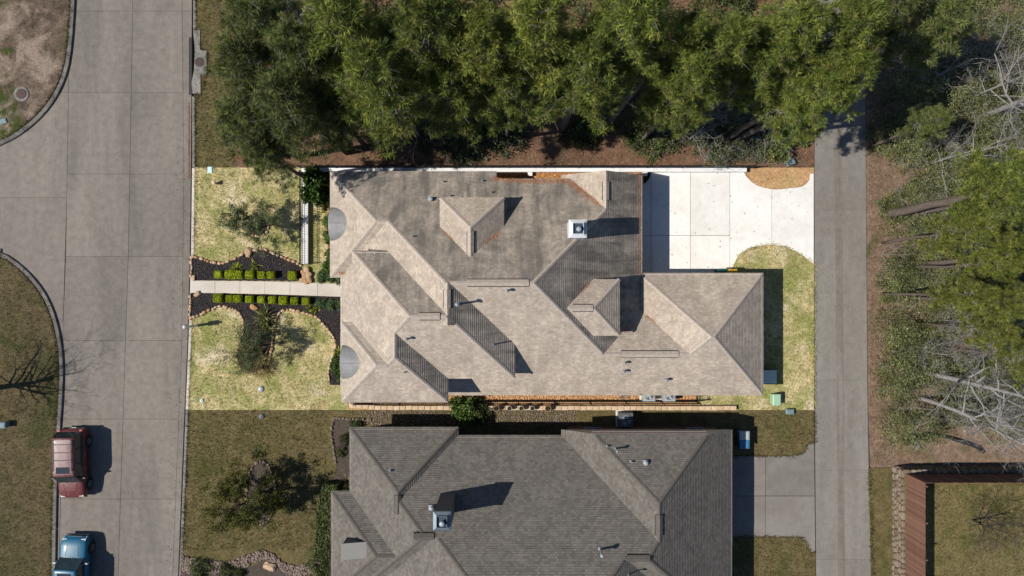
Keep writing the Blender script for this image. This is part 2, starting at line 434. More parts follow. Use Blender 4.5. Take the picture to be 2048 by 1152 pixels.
def offset_line(pts, d):
    out = []
    for i, p in enumerate(pts):
        a, b = Vector(pts[max(i-1, 0)]), Vector(pts[min(i+1, len(pts)-1)]); e = (b-a).normalized()
        out.append((p[0]-e.y*d, p[1]+e.x*d))
    return out
def ground(name, pxs, z, mat, z0=-.12, kind='structure'):
    m = MB(); m.prism(WP(pxs, z), z0, z); return struct(m.build(name, mat), kind)
def slab(parent, pxs, z, mat, gap=.012, th=.12, name='slab'):
    m = MB(); p = inset(WP(pxs, z), gap); q = inset(p, .012)
    m.prism(p, z-th, z-.008); m.prism(q, z-.01, z)
    return m.build(name, mat, parent)

# ------------------------------------------------------------------ ground, road, kerbs
m = MB(); m.box(-400, 400, -400, 400, -.6, -.12); struct(m.build('ground', 'terrain'))

road = bpy.data.objects.new('road', None); col.objects.link(road); struct(road)
xj1 = lambda y: np.interp(y, [0, 185, 500, 680, 1000, 1152], [140, 137, 132, 125, 121, 118])
xj2 = lambda y: np.interp(y, [0, 500, 680, 1000, 1152], [266, 257, 251, 241, 236])
xj3 = lambda y: np.interp(y, [0, 348, 500, 680, 1152], [364, 368, 366, 364, 345])
xj4 = lambda y: np.interp(y, [0, 335, 500, 680, 820, 1000, 1152], [384, 382, 380, 375, 369, 362, 356])
ys = [-300, -140, 22, 185, 348, 513, 681, 838, 998, 1160, 1320]
for a, b in zip(ys, ys[1:]):
    for f, g in ((xj1, xj2), (xj2, xj3)):
        slab(road, [(f(a), a), (g(a), a), (g(b), b), (f(b), b)], 0, 'road_concrete', .007)
    slab(road, [(xj3(a), a), (xj4(a), a), (xj4(b), b), (xj3(b), b)], -.003, 'road_concrete', .006 if b < 190 else .0, name='gutter_slab')
yl = [-300, 22, 185, 395, 640, 838, 1160, 1320]
for a, b in zip(yl, yl[1:]):
    for f, g in ((lambda y: -420, lambda y: -160), (lambda y: -160, xj1)):
        slab(road, [(f(a), a), (g(a), a), (g(b), b), (f(b), b)], 0, 'road_concrete', .007)

def kerb(name, label_parts, line, width, mat, z1=.13, seg=18):
    """kerb cut into lengths with small joints"""
    root = bpy.data.objects.new(name, None); col.objects.link(root); struct(root)
    pts = [Vector(p) for p in line]; cum = [0]
    for a, b in zip(pts, pts[1:]): cum.append(cum[-1]+(b-a).length)
    n = max(1, int(cum[-1]/3.0)); L = cum[-1]
    def at(s):
        i = max(0, min(len(cum)-2, int(np.searchsorted(cum, s)-1))); t = (s-cum[i])/(cum[i+1]-cum[i]); return pts[i].lerp(pts[i+1], t)
    for i in range(n):
        a, b = L*i/n+.012, L*(i+1)/n-.012
        ln = [tuple(at(a+(b-a)*t/6)) for t in range(7)]
        p = ln+offset_line(ln, width)[::-1]
        mb = MB(); q = inset(p, .03); mb.prism(p, -.1, z1-.03); 
        A = sum(p[i][0]*p[(i+1) % len(p)][1]-p[(i+1) % len(p)][0]*p[i][1] for i in range(len(p)))
        pp = p if A > 0 else p[::-1]
        b0 = len(mb.v); k = len(pp); mb.v += [(x, y, z1-.03) for x, y in pp]+[(x, y, z1) for x, y in q]
        for j in range(k):
            j2 = (j+1) % k; mb.f.append([b0+j, b0+j2, b0+k+j2, b0+k+j]); mb.uv.append(None); mb.mi.append(0)
        mb.f.append([b0+k+j for j in range(k)]); mb.uv.append(None); mb.mi.append(0)
        mb.build('kerb_stone', mat, root)
    return root

KZ = .13
k1 = catmull([(153, -160), (150, -20), (147, 40), (143, 90), (136, 135), (122, 175), (100, 212), (70, 245), (35, 272), (0, 290), (-60, 310), (-300, 330)], 5)
k2 = catmull([(-300, 480), (-60, 492), (0, 505), (28, 520), (62, 550), (90, 587), (110, 632), (122, 685), (126, 740), (124, 800), (120, 860), (116, 930), (113, 1000), (110, 1180), (108, 1330)], 5)
k1w = WP(k1, KZ); k2w = WP(k2, KZ)
kerb('kerb', '', k1w, -.30, 'kerb_old'); kerb('kerb', '', k2w, -.28, 'kerb_old')
ground('patchy_verge', [(x-9, y-5) for x, y in k1]+[(-300, -160)], .1, 'patchy_ground')
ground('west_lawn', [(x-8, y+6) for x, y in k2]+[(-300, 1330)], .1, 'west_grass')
kr = [(386, -160), (386, 58)], [(384, 192), (384, 334), (382, 500), (377, 680), (371, 820), (364, 1000), (358, 1152), (352, 1330)]
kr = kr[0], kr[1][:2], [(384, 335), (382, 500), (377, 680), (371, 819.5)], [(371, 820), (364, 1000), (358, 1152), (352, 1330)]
for l, mt in zip(kr, ('kerb_concrete', 'kerb_concrete', 'bright_lot_concrete', 'kerb_concrete')): kerb('kerb', '', WP(l, KZ), .22, mt)  # kerb along the lot paled: the lot's brightening painted into it

# storm inlet beside the road
inl = thing('storm_inlet', 'pale concrete storm drain inlet with round iron cover at the road edge', 'storm drain')
p = [(386, 60), (400, 60), (400, 100), (413, 102), (413, 146), (401, 150), (401, 187), (385, 187), (383, 165), (388, 140), (390, 100)]
m = MB(); m.prism(WP(p, .15), -.1, .15); m.build('inlet_slab', 'kerb_concrete', inl)
def disc(c, r, h, n=24, prof=None):
    m = MB(); m.lathe(prof or [(r, 0), (r, h*.7), (r*.96, h), (0.001, h)], n, c); return m
x, y = W2(399, 124, .15)
cv = disc((x, y, .15), .33, .02).build('inlet_cover', 'rusty_iron', inl)
m = MB()
for i in range(-2, 3):
    w = math.sqrt(.33**2-(i*.11)**2)*.85; m.box(x-w, x+w, y+i*.11-.012, y+i*.11+.012, .168, .182)
m.build('cover_rib', 'iron', cv)
m = MB(); m.box(*sorted((W2(378, 0)[0], W2(384, 0)[0])), *sorted((W2(0, 190)[1], W2(0, 75)[1])), .001, .02); m.build('inlet_throat', 'vent_black', inl)
m = MB(); m.box(W2(376.5, 0)[0], W2(379.5, 0)[0], W2(0, 358)[1], W2(0, 205)[1], -.004, .012)
tag(m.build('steel_drain_grate', 'rust_stain'), 'rusty brown steel strip along the gutter below the storm inlet', 'drain grate')

# verges and lawns
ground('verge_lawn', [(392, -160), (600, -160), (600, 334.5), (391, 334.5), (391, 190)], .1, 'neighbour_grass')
ground('woodland_floor', [(468, -200), (1628, -200), (1628, 334.5), (600, 334.5), (470, 334.5), (455, 200)], .115, 'pine_straw')
ground('lot_lawn', [(391, 335), (697, 335), (697, 820), (377, 820), (384, 680), (388, 500)], .1, 'lot_grass')
ground('house_ground', [(697.5, 335), (1300, 335), (1300, 550), (1521, 550), (1521, 770), (1396, 770), (1396, 820), (697.5, 820)], .095, 'lot_dirt')
drv_low = catmull([(1464, 552), (1466, 535), (1478, 512), (1500, 497), (1535, 490), (1570, 494), (1600, 508), (1628, 529)], 5)
ground('back_lawn', drv_low+[(1628, 820), (1396.5, 820), (1396.5, 771), (1521.5, 771), (1521.5, 552)], .1, 'lot_grass')
drv_top = catmull([(1485, 335), (1493, 352), (1512, 369), (1545, 378), (1580, 376), (1605, 372), (1618, 360), (1620, 348), (1628, 347)], 5)
ground('dirt_island', drv_top+[(1628, 335)], .1, 'lot_dirt')
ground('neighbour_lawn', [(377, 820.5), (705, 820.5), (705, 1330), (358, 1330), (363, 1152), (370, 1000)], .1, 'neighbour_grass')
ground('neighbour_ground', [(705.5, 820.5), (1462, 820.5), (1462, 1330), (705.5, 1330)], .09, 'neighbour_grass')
nd_top = catmull([(1462, 912), (1560, 912), (1590, 911), (1608, 904), (1618, 888), (1629, 886)], 4)
ground('neighbour_back_lawn', [(1462.5, 820.5), (1628, 820.5), (1628, 885)]+nd_top[::-1], .1, 'neighbour_grass')
nd_low = catmull([(1462, 1074), (1590, 1074), (1608, 1080), (1618, 1096), (1622, 1104), (1631, 1104)], 4)
ground('neighbour_back_lawn', nd_low+[(1632, 1330), (1462.5, 1330)], .1, 'neighbour_grass')

# alley
alley = bpy.data.objects.new('alley', None); col.objects.link(alley); struct(alley)
al = lambda y: np.interp(y, [-200, 335, 800, 1152, 1330], [1629, 1629, 1630, 1632.5, 1634])
ar = lambda y: np.interp(y, [-200, 335, 800, 1152, 1330], [1729, 1732, 1735, 1742, 1746])
am = lambda y: np.interp(y, [-200, 335, 800, 1152, 1330], [1676, 1677, 1682, 1684, 1686])
ya = [-60, 90, 250, 420, 586, 760, 940, 1119, 1330]
for a, b in zip(ya, ya[1:]):
    for f, g, mt in ((al, lambda y: am(y)-7, 'alley_concrete'), (lambda y: am(y)-7, lambda y: am(y)+6, 'alley_stain'), (lambda y: am(y)+6, ar, 'alley_concrete')):
        slab(alley, [(f(a), a), (g(a), a), (g(b), b), (f(b), b)], .05, mt, .003)
ground('dirt_strip', [(1730, -200), (2500, -200), (2500, 935), (1742, 935), (1737, 800), (1733, 335)], .07, 'dirt_strip')
ground('grass_strip', [(1737, 936), (1790, 936), (1798, 1330), (1747, 1330), (1743, 1152)], .07, 'neighbour_grass')

# driveways
drive = bpy.data.objects.new('driveway', None); col.objects.link(drive); struct(drive)
DZ = .11
def cut(poly, x0, x1):
    """clip a pixel polygon to x0..x1"""
    def clip(p, f, g):
        o = []
        for i in range(len(p)):
            a, b = p[i-1], p[i]; fa, fb = f(a), f(b)
            if (fa >= 0) != (fb >= 0):
                t = fa/(fa-fb); o.append((a[0]+(b[0]-a[0])*t, a[1]+(b[1]-a[1])*t))
            if fb >= 0: o.append(b)
        return o
    p = clip(poly, lambda q: q[0]-x0, 0); p = clip(p, lambda q: x1-q[0], 0); return p
def cuty(poly, y0, y1): return [(b, a) for a, b in cut([(y, x) for x, y in poly], y0, y1)]
dpoly = [(1283, 335.5)]+drv_top+drv_low[::-1]+[(1283, 552)]
for x0, x1, yy in ((1283, 1302, [471]), (1302, 1381, [471]), (1381, 1460, [471]), (1460, 1544, []), (1544, 1628, [])):
    e = [330]+yy+[560]
    for a, b in zip(e, e[1:]):
        q = cuty(cut(dpoly, x0, x1), a, b)
        q = [p for i, p in enumerate(q) if math.dist(p, q[i-1]) > .8]
        slab(drive, q, DZ, 'white_concrete', .014)
nd = bpy.data.objects.new('neighbour_driveway', None); col.objects.link(nd); struct(nd)
npoly = nd_top+nd_low[::-1]
for x0, x1 in ((1462, 1531), (1531, 1631)):
    for a, b in ((880, 992), (992, 1110)):
        q = cuty(cut(npoly, x0, x1), a, b); q = [p for i, p in enumerate(q) if math.dist(p, q[i-1]) > .8]
        slab(nd, q, .11, 'neighbour_concrete', .014)
walk = bpy.data.objects.new('walkway', None); col.objects.link(walk); struct(walk)
xs = [383, 430, 480, 530, 580, 635, 694]
for a, b in zip(xs, xs[1:]):
    f = lambda x: np.interp(x, [383, 530, 694], [561, 562.5, 568]); g = lambda x: np.interp(x, [383, 530, 694], [585.5, 588, 594])
    slab(walk, [(a, f(a)), (b, f(b)), (b, g(b)), (a, g(a))], .17, 'bright_lot_concrete', .006)

# mulch beds
up_edge = catmull([(383, 512), (400, 517), (425, 525), (445, 526), (465, 519), (485, 509), (510, 500), (527, 498), (545, 505), (565, 515), (585, 523), (603, 533)], 4)
up_bed = up_edge+[(606, 562), (383, 560.5)]
low_edge = catmull([(380, 637), (400, 630), (420, 620), (440, 613), (460, 616), (478, 626), (486, 642), (486, 662), (478, 688), (473, 712), (480, 735), (500, 746), (520, 744), (535, 730), (542, 705), (545, 680), (547, 660), (552, 640), (563, 622), (585, 620), (605, 625), (630, 633), (648, 650), (663, 670), (671, 686), (668, 705), (660, 727), (657, 750), (660, 770)], 4)
low_bed = low_edge+[(697, 770), (697, 594.5), (530, 588.5), (381, 586)]
ground('mulch_bed', up_bed, .14, 'mulch', 0); ground('mulch_bed', low_bed, .14, 'mulch', 0)
ground('fence_bed', [(652, 345), (668, 345), (668, 550), (640, 552), (650, 520), (656, 480), (648, 420)], .13, 'lot_dirt', 0)

# ------------------------------------------------------------------ roofs
class Roof:
    def __init__(s): s.blocks = []
    def add(s, x0, x1, y0, y1, e, p=.667, ez=None, clips=(), low=0, base=None):
        """hip block: each side a sloped plane from its eave line. ez overrides eave heights (w,e,s,n); None = vertical wall/no slope"""
        ez = ez or (e, e, e, e); pl = []
        for (nx, ny, pos), h in zip(((-1, 0, -x0), (1, 0, x1), (0, -1, -y0), (0, 1, y1)), ez):
            if h is None: pl.append((np.array([nx, ny, 0.]), pos, False))
            else: # z <= h + p*(pos - n.x)
                pl.append((np.array([p*nx, p*ny, 1.]), h+p*pos-low, True))
        for c in clips: pl.append((np.array([c[0], c[1], 0.]), c[2], False))
        b = base if base is not None else min(h for h in ez if h is not None)-.16
        pl.append((np.array([0, 0, -1.]), -b, False))
        V = []
        n = len(pl)
        for i in range(n):
            for j in range(i+1, n):
                for k in range(j+1, n):
                    A = np.array([pl[i][0], pl[j][0], pl[k][0]])
                    if abs(np.linalg.det(A)) < 1e-9: continue
                    v = np.linalg.solve(A, [pl[i][1], pl[j][1], pl[k][1]])
                    if all(q[0]@v <= q[1]+1e-6 for q in pl) and not any(np.linalg.norm(v-w) < 1e-5 for w in V): V.append(v)
        # eave overhang edge: sloped planes start at eave lines; the base plane closes the block just under them
        s.blocks.append((pl, V))
    def h(s, x, y, skip=None):
        z = -9
        for i, (pl, V) in enumerate(s.blocks):
            if i == skip: continue
            zz = 99; ok = True
            for nrm, d, sl in pl[:-1]:
                if sl: zz = min(zz, d-nrm[0]*x-nrm[1]*y)
                elif nrm[0]*x+nrm[1]*y > d+1e-6: ok = False
            if ok and zz > -pl[-1][1]: z = max(z, zz)
        return z
    def hit(s, px, py):
        z = 8.5
        while z > 0:
            x, y = W2(px, py, z)
            if s.h(x, y) >= z: return Vector((x, y, s.h(x, y)))
            z -= .02
        return Vector(W(px, py, 0))
    def mesh(s, matidx):
        m = MB()
        for bi, (pl, V) in enumerate(s.blocks):
            for nrm, d, sl in pl:
                on = [v for v in V if abs(nrm@v-d) < 1e-5]
                if len(on) < 3: continue
                nu = nrm/np.linalg.norm(nrm); c = sum(on)/len(on)
                a = on[0]-c; a = a/np.linalg.norm(a); b = np.cross(nu, a)
                on.sort(key=lambda v: math.atan2((v-c)@b, (v-c)@a))
                if sl:
                    t = np.array([-nrm[1], nrm[0], 0]); t = t/np.linalg.norm(t); u = np.cross(nu, t)
                    s.courses(m, on, nu, t, u, matidx(nu, bi))
                else: m.face(on, [(v[0]+v[1], v[2]) for v in on], 2)
        return m
    def courses(s, m, on, nu, t, u, mi, ex=.145, th=.02):
        """lay the slope as overlapping shingle courses: each band lifts towards its lower edge"""
        if u[2] < 0: u = -u; t = -t
        vv = [p@u for p in on]; k = math.floor(min(vv)/ex)
        while k*ex < max(vv):
            v0, v1 = k*ex, (k+1)*ex; k += 1; poly = on
            for sg, lim in ((1, v0), (-1, -v1)):
                o = []
                for i in range(len(poly)):
                    a, b = poly[i-1], poly[i]; fa, fb = sg*(a@u)-lim, sg*(b@u)-lim
                    if (fa >= 0) != (fb >= 0): o.append(a+(b-a)*(fa/(fa-fb)))
                    if fb >= 0: o.append(b)
                poly = o
                if len(poly) < 3: break
            if len(poly) < 3: continue
            q = [p+nu*th*(1-(p@u-v0)/ex) for p in poly]
            m.face(q, [(p@t, p@u) for p in poly], mi)
            n = len(poly)
            for i in range(n):
                a, b = poly[i], poly[(i+1) % n]
                if abs(a@u-v0) < 1e-5 and abs(b@u-v0) < 1e-5 and np.linalg.norm(a-b) > 1e-4:
                    m.face([a-nu*.004, b-nu*.004, b+nu*th, a+nu*th], [(a@t, v0), (b@t, v0), (b@t, v0+.01), (a@t, v0+.01)], mi)
    def caps(s, parent, mat):
        for bi, (pl, V) in enumerate(s.blocks):
            for i in range(len(V)):
                for j in range(i+1, len(V)):
                    sh = [q for q in pl if q[2] and abs(q[0]@V[i]-q[1]) < 1e-5 and abs(q[0]@V[j]-q[1]) < 1e-5]
                    if len(sh) != 2: continue
                    ts = np.linspace(0, 1, 61); ok = []
                    for t in ts:
                        v = V[i]+(V[j]-V[i])*t; e2 = (V[j]-V[i])[:2]; e2 = e2/np.linalg.norm(e2); px_, py_ = -e2[1]*.12, e2[0]*.12
                        hs = [s.h(v[0]+px_*g_, v[1]+py_*g_) for g_ in (1, -1)]
                        ok.append(s.h(v[0], v[1], bi) < v[2]+.001 and v[2]-sum(hs)/2 > .035 and (min(hs) > 0))
                    idx = [a for a, o in enumerate(ok) if o]
                    runs = []
                    for q in idx:
                        if runs and runs[-1][-1] == q-1: runs[-1].append(q)
                        else: runs.append([q])
                    idx = max(runs, key=len) if runs else []
                    if len(idx) < 5: continue
                    a, b = V[i]+(V[j]-V[i])*ts[idx[0]], V[i]+(V[j]-V[i])*ts[idx[-1]]
                    e = (b-a)/np.linalg.norm(b-a); m = MB(); rows = []
                    for p in (a, b):
                        r = []
                        for q in sh:
                            nu = q[0]/np.linalg.norm(q[0]); sd = np.cross(nu, e); sd = sd if sd[2] < 0 or abs(sd[2]) < 1e-6 else -sd
                            r.append((p+sd*.12+nu*.03, p+sd*.12-nu*.01))
                        rows.append((r[0][1], r[0][0], p+np.array([0, 0, .042]), r[1][0], r[1][1]))
                    for k in range(4): m.face([rows[0][k], rows[1][k], rows[1][k+1], rows[0][k+1]])
                    m.build('ridge_cap', mat, parent)

def ridge_vent(parent, p0, p1, pitch=.667, mat='ridge_cap', w=.2):
    """raised vent straddling a level ridge from p0 to p1"""
    p0, p1 = Vector(p0), Vector(p1); e = (p1-p0).normalized(); s_ = Vector((-e.y, e.x, 0))
    m = MB(); rows = []
    for p in (p0, p1):
        rows.append([p+s_*w+Vector((0, 0, -w*pitch-.02)), p+s_*w+Vector((0, 0, -w*pitch+.09)), p+Vector((0, 0, .10)), p-s_*w+Vector((0, 0, -w*pitch+.09)), p-s_*w+Vector((0, 0, -w*pitch-.02))])
    for k in range(4): m.face([rows[0][k], rows[1][k], rows[1][k+1], rows[0][k+1]], None, 1 if k in (0, 3) else 0)
    m.face(rows[0][::-1], None, 1); m.face(rows[1], None, 1)
    for sg in (1, -1):  # black strips along both edges paint the shadow in the vent gap
        o_ = [p+s_*sg*u+Vector((0, 0, -u*pitch+.03)) for p in (p0, p1) for u in (w-.02, w+.045)]
        q = [o_[0], o_[1], o_[3], o_[2]]; m.face(q, None, 1); m.face([v-Vector((0, 0, .04)) for v in q][::-1], None, 1)
    m.build('ridge_vent', [mat, 'vent_black'], parent)

def vent_pipe(roof, parent, px, py, hgt=.35, r=.05, cap=False, turtle=False):
    p = roof.hit(px, py); m = MB(); p.z -= .05
    if turtle:
        m.box(p.x-.17, p.x+.17, p.y-.17, p.y+.17, p.z-.1, p.z+.1); m.lathe([(.1, .08), (.1, .2), (.15, .22), (.15, .27), (.09, .32), (.02, .33)], 14, p); return m.build('roof_vent', 'galvanised', parent)
    m.lathe([(r*2.0, 0), (r*1.8, .07), (r*1.1, .12), (r, .13), (r, hgt), (r*.7, hgt), (r*.65, hgt-.06)], 12, p)
    if cap: m.lathe([(r*1.9, hgt), (r*1.9, hgt+.14), (r*.6, hgt+.22)], 12, p)
    return m.build('vent_pipe', 'galvanised', parent)

def gutter(parent, a, b, out, z, mat='cream_gutter', hang=True):
    """open trough along a..b (xy), outside direction out (unit xy)"""
    a, b, o = Vector((*a, z)), Vector((*b, z)), Vector((*out, 0)); e = (b-a).normalized(); w = .125
    prof = [(0.012, -.01), (0.012, -.115), (w-.02, -.115), (w, -.01), (w-.018, -.01), (w-.03, -.1), (.03, -.1), (.03, -.01)]
    m = MB(); rows = [[p+o*u+Vector((0, 0, v)) for u, v in prof] for p in (a, b)]; n = len(prof)
    for k in range(n):
        k2 = (k+1) % n; m.face([rows[0][k], rows[1][k], rows[1][k2], rows[0][k2]], None, 1 if k in (4, 5, 6) else 0)
    m.face(rows[0]); m.face(rows[1])
    g = m.build('gutter', [mat, 'gutter_inside'], parent)
    if hang:
        L = (b-a).length; n = max(1, int(L/.75)); hm = None
        for i in range(n):
            p = a+e*(L*(i+.5)/n); mb = MB()
            q = [p+o*.012-e*.02, p+o*w-e*.02, p+o*w+e*.02, p+o*.012+e*.02]
            mb.face([v+Vector((0, 0, .002)) for v in q]); mb.face([v-Vector((0, 0, .012)) for v in q][::-1])
            mb.build('gutter_hanger', mat, g)

def chimney(parent, x0, x1, y0, y1, zb, zt, smat, cmat, cap_in=.1):
    m = MB(); m.box(x0, x1, y0, y1, zb, zt); c = m.build('chimney', smat, parent)
    m = MB(); t = .045
    m.frustum((x0-t, x1+t, y0-t, y1+t), (x0-t, x1+t, y0-t, y1+t), zt-.12, zt+.03)
    m.frustum((x0-t, x1+t, y0-t, y1+t), (x0+.15, x1-.15, y0+.15, y1-.15), zt+.03, zt+.12); m.build('chimney_cap', cmat, c)
    m = MB(); X0, X1, Y0, Y1 = x0+.16, x1-.16, y0+.16, y1-.16; z = zt+.118
    for b in ((X0, X1, Y0, Y0+.03), (X0, X1, Y1-.03, Y1), (X0, X0+.03, Y0+.03, Y1-.03), (X1-.03, X1, Y0+.03, Y1-.03)): m.box(*b, z, z+.14)
    m.build('shroud', cmat, c)
    m = MB(); m.box(X0+.03, X1-.03, Y0+.03, Y1-.03, z, z+.02); m.build('flue_pan', 'flue_blue', c)
    cx, cy = (x0+x1)/2+.03, (y0+y1)/2-.05
    m = MB(); m.lathe([(.1, z+.02), (.1, z+.22), (.16, z+.22), (.16, z+.3), (.12, z+.36), (.02, z+.38)], 14, (cx, cy, 0)); m.build('flue', 'galvanised', c)
    return c

# ---------------------------------------------------------------- the main house
house = thing('house', 'brown shingled house with many hips and dormers between walkway and white driveway', 'house')
rf = Roof(); E1, E2 = 2.9, 5.27
rf.add(-11.1, 8.44, -6.86, 7.48, E1, clips=[(0, 1, 7.18)])                     # main hip
rf.add(-11.1, 8.44, -6.86, 7.48, E1, clips=[(0, -1, -7.18), (1, 0, -1.02)])    # north eave west of the notch
rf.add(-11.8, -3, .92, 7.48, E1, low=.005)                                     # west wing
rf.add(3.5, 8.44, 1.2, 7.47, E1, ez=(E1, E1, None, None), low=.005)            # north-east gable
rf.add(-9.79, -.05, -5.43, 2.10, E2)                                           # upper block
rf.add(-10.45, -4.24, -6.93, -2.37, E2)                                        # upper south-west block
rf.add(-9.79, -4.24, -6.93, 2.10, E2, low=.005)
rf.add(-11.1, -.05, -2.2, .31, E1, ez=(E1, E2, None, None), low=.008, base=4.9)  # link ridge
rf.add(-4.26, -.745, .2, 5.4, 5.5, ez=(5.5, 5.5, None, 5.5))                   # north dormer
rf.add(1.2, 6.49, -2.75, .31, 5.3, ez=(None, 5.3, 5.3, 5.3))                   # east dormer
rf.add(8.6, 16.38, -6.86, .76, E1)                                             # garage
rf.add(4, 13.2, -6.86, -1.54, E1, ez=(None, None, E1, E1), low=.005)           # link to garage
roof = rf.mesh(lambda n, b: 1 if (n[1] > .3 and b in (0, 1, 2, 4, 6)) or (n[0] > .3 and b not in (8, 9, 10)) else 0).build('roof', ['shingle', 'shingle_algae_dark', 'soffit'], house)  # darker shingle on algae-streaked north slopes and on most east slopes
rf.caps(roof, 'ridge_cap')
def rv(px0, px1, y, z, x=None, py=None):
    if py is None: ridge_vent(roof, (W2(px0, 0, z)[0], y, z), (W2(px1, 0, z)[0], y, z))
    else: ridge_vent(roof, (x, W2(0, py[0], z)[1], z), (x, W2(0, py[1], z)[1], z))
rv(933, 1058, .31, 7.68); rv(838, 880, -1.665, 7.78); rv(1243, 1357, -4.2, 4.67); rv(1146, 1186, -1.22, 6.32)
rv(0, 0, 0, 6.67, -2.50, (506, 462)); rv(0, 0, 0, 7.77, -3.81, (617, 579)); rv(0, 0, 0, 4.55, 5.97, (400, 363))
for a in ((887, 364), (965, 362), (983, 385), (901, 392), (826, 473)): vent_pipe(rf, roof, *a, .3, .045)
for a in ((1014, 581), (1247, 725), (1246, 742), (815, 677), (1330, 759)): vent_pipe(rf, roof, *a, .42, .05, True)
vent_pipe(rf, roof, 862, 399, turtle=True); vent_pipe(rf, roof, 917, 608, 1.0, .065, True); vent_pipe(rf, roof, 987, 689, .6, .045); vent_pipe(rf, roof, 809, 744, .3, .04)

m = MB(); i_ = .38
for x0, x1, y0, y1, z in ((-11.1, 8.44, -6.86, 7.18, E1-.16), (-11.8, -9, .92, 7.48, E1-.161), (-10.45, -4.24, -6.93, -2.37, E2-.16), (8.6, 16.38, -6.86, .76, E1-.162)):
    m.box(x0+i_, x1-i_, y0+i_, y1-i_, 0, z)
m.box(8.0, 9.1, -6.2, -1.9, 0, E1-.163)
m.build('wall', 'tan_brick', house)
for bx_, nm in (((-9.79+.4, -.05-.4, -5.43+.4, 2.10-.4, 3, E2-.165), 'upper_wall'), ((-4.26+.2, -.745-.2, 2.5, 5.4-.2, 3, 5.33), 'dormer_wall'), ((3.5, 6.49-.2, -2.75+.2, .31-.2, 3, 5.13), 'dormer_wall')):
    m = MB(); m.box(*bx_); m.build(nm, 'tan_brick', house)
m = MB(); m.face([(3.62, 7.4, 2.8), (8.32, 7.4, 2.8), (5.97, 7.4, 4.42)][::-1]); m.face([(3.62, 7.38, 2.8), (8.32, 7.38, 2.8), (5.97, 7.38, 4.42)]); m.build('gable_wall', 'tan_brick', house)
# gutters seen from above
gz = E1-.03
gutter(house, (-11.8, .92), (-11.8, 7.48), (-1, 0), gz); gutter(house, (-11.1, -2.2), (-11.1, .9), (-1, 0), gz)
gutter(house, (-11.8, .92), (-11.15, .92), (0, -1), gz)
gutter(house, (-9.79, -2.3), (-9.79, 2.10), (-1, 0), E2-.03); gutter(house, (-9.79, 2.10), (-7.4, 2.10), (0, 1), E2-.03)
gutter(house, (-10.45, -6.93), (-10.45, -2.37), (-1, 0), E2-.03); gutter(house, (-10.45, -2.37), (-9.9, -2.37), (0, 1), E2-.03)
gutter(house, (8.6, .76), (16.38, .76), (0, 1), gz); gutter(house, (8.44, 1.0), (8.44, 7.4), (1, 0), gz, hang=False); gutter(house, (16.38, -6.86), (16.38, .76), (1, 0), gz, hang=False)
chimney(house, 3.42, 4.40, 3.02, 4.02, 4.6, 7.35, 'white_metal', 'white_metal')
# arched metal bay roofs over the front windows
def bay_arch(xf, yc, w, hgt, z, depth):
    m = MB(); m.smooth = True; n = 18; rows = []
    for X, dz in ((xf, 0), (xf+depth, 0)):
        rows.append([(X, yc+w/2*math.cos(math.pi*i/n), z+hgt*math.sin(math.pi*i/n)) for i in range(n+1)])
    for i in range(n): m.face([rows[0][i], rows[0][i+1], rows[1][i+1], rows[1][i]])
    m.face(rows[0][::-1]); o = m.build('arched_bay_roof', 'zinc', house)
    m = MB(); m.box(xf-.01, xf+depth*.9, yc-.012, yc+.012, z+hgt-.03, z+hgt+.022); m.build('standing_seam', 'seam', o)
bay_arch(-11.93, 4.22, 2.2, .78, E1-.05, 1.4); bay_arch(-10.58, -4.62, 2.1, .78, E2-.05, 1.4)
# windows and doors on the walls under the eaves
def window(parent, c, w, h_, n, z, mat='cream_gutter'):
    """c: xy centre on the wall, n: outward normal"""
    t = (-n[1], n[0]); m = MB()
    def quadbox(u0, u1, v0, v1, d0, d1, mb):
        P = [(c[0]+t[0]*u+n[0]*d, c[1]+t[1]*u+n[1]*d) for u, d in ((u0, d0), (u1, d0), (u1, d1), (u0, d1))]; mb.prism(P, v0, v1)
    quadbox(-w/2-.06, -w/2, z, z+h_, 0, .06, m); quadbox(w/2, w/2+.06, z, z+h_, 0, .06, m)
    quadbox(-w/2-.06, w/2+.06, z+h_, z+h_+.06, 0, .06, m); quadbox(-w/2-.08, w/2+.08, z-.06, z, 0, .09, m); quadbox(-.02, .02, z, z+h_, .012, .045, m)
    f = m.build('window', mat, parent); m = MB(); quadbox(-w/2, w/2, z, z+h_, .004, .02, m); m.build('pane', 'glass', f)
for y in (2.2, 4.22, 6.2): window(house, (-11.42, y), 1.0, 1.5, (-1, 0), .8)
for y in (-5.5, -3.8): window(house, (-10.07, y), 1.0, 1.5, (-1, 0), .8)
for x in (-8, -4, 2): window(house, (x, 6.8), 1.2, 1.3, (0, 1), .9)
for x in (-1, 2, 5): window(house, (x, -6.48), 1.2, 1.3, (0, -1), .9)
window(house, (-2.5, 5.2), 1.2, .6, (0, 1), 4.6)
m = MB(); m.box(8.98, 16.0, .36, .42, .12, 2.3); 
gd = MB()
gd.box(9.6, 12.2, .381, .43, .12, 2.3); gd.build('garage_door', 'cream_gutter', house)

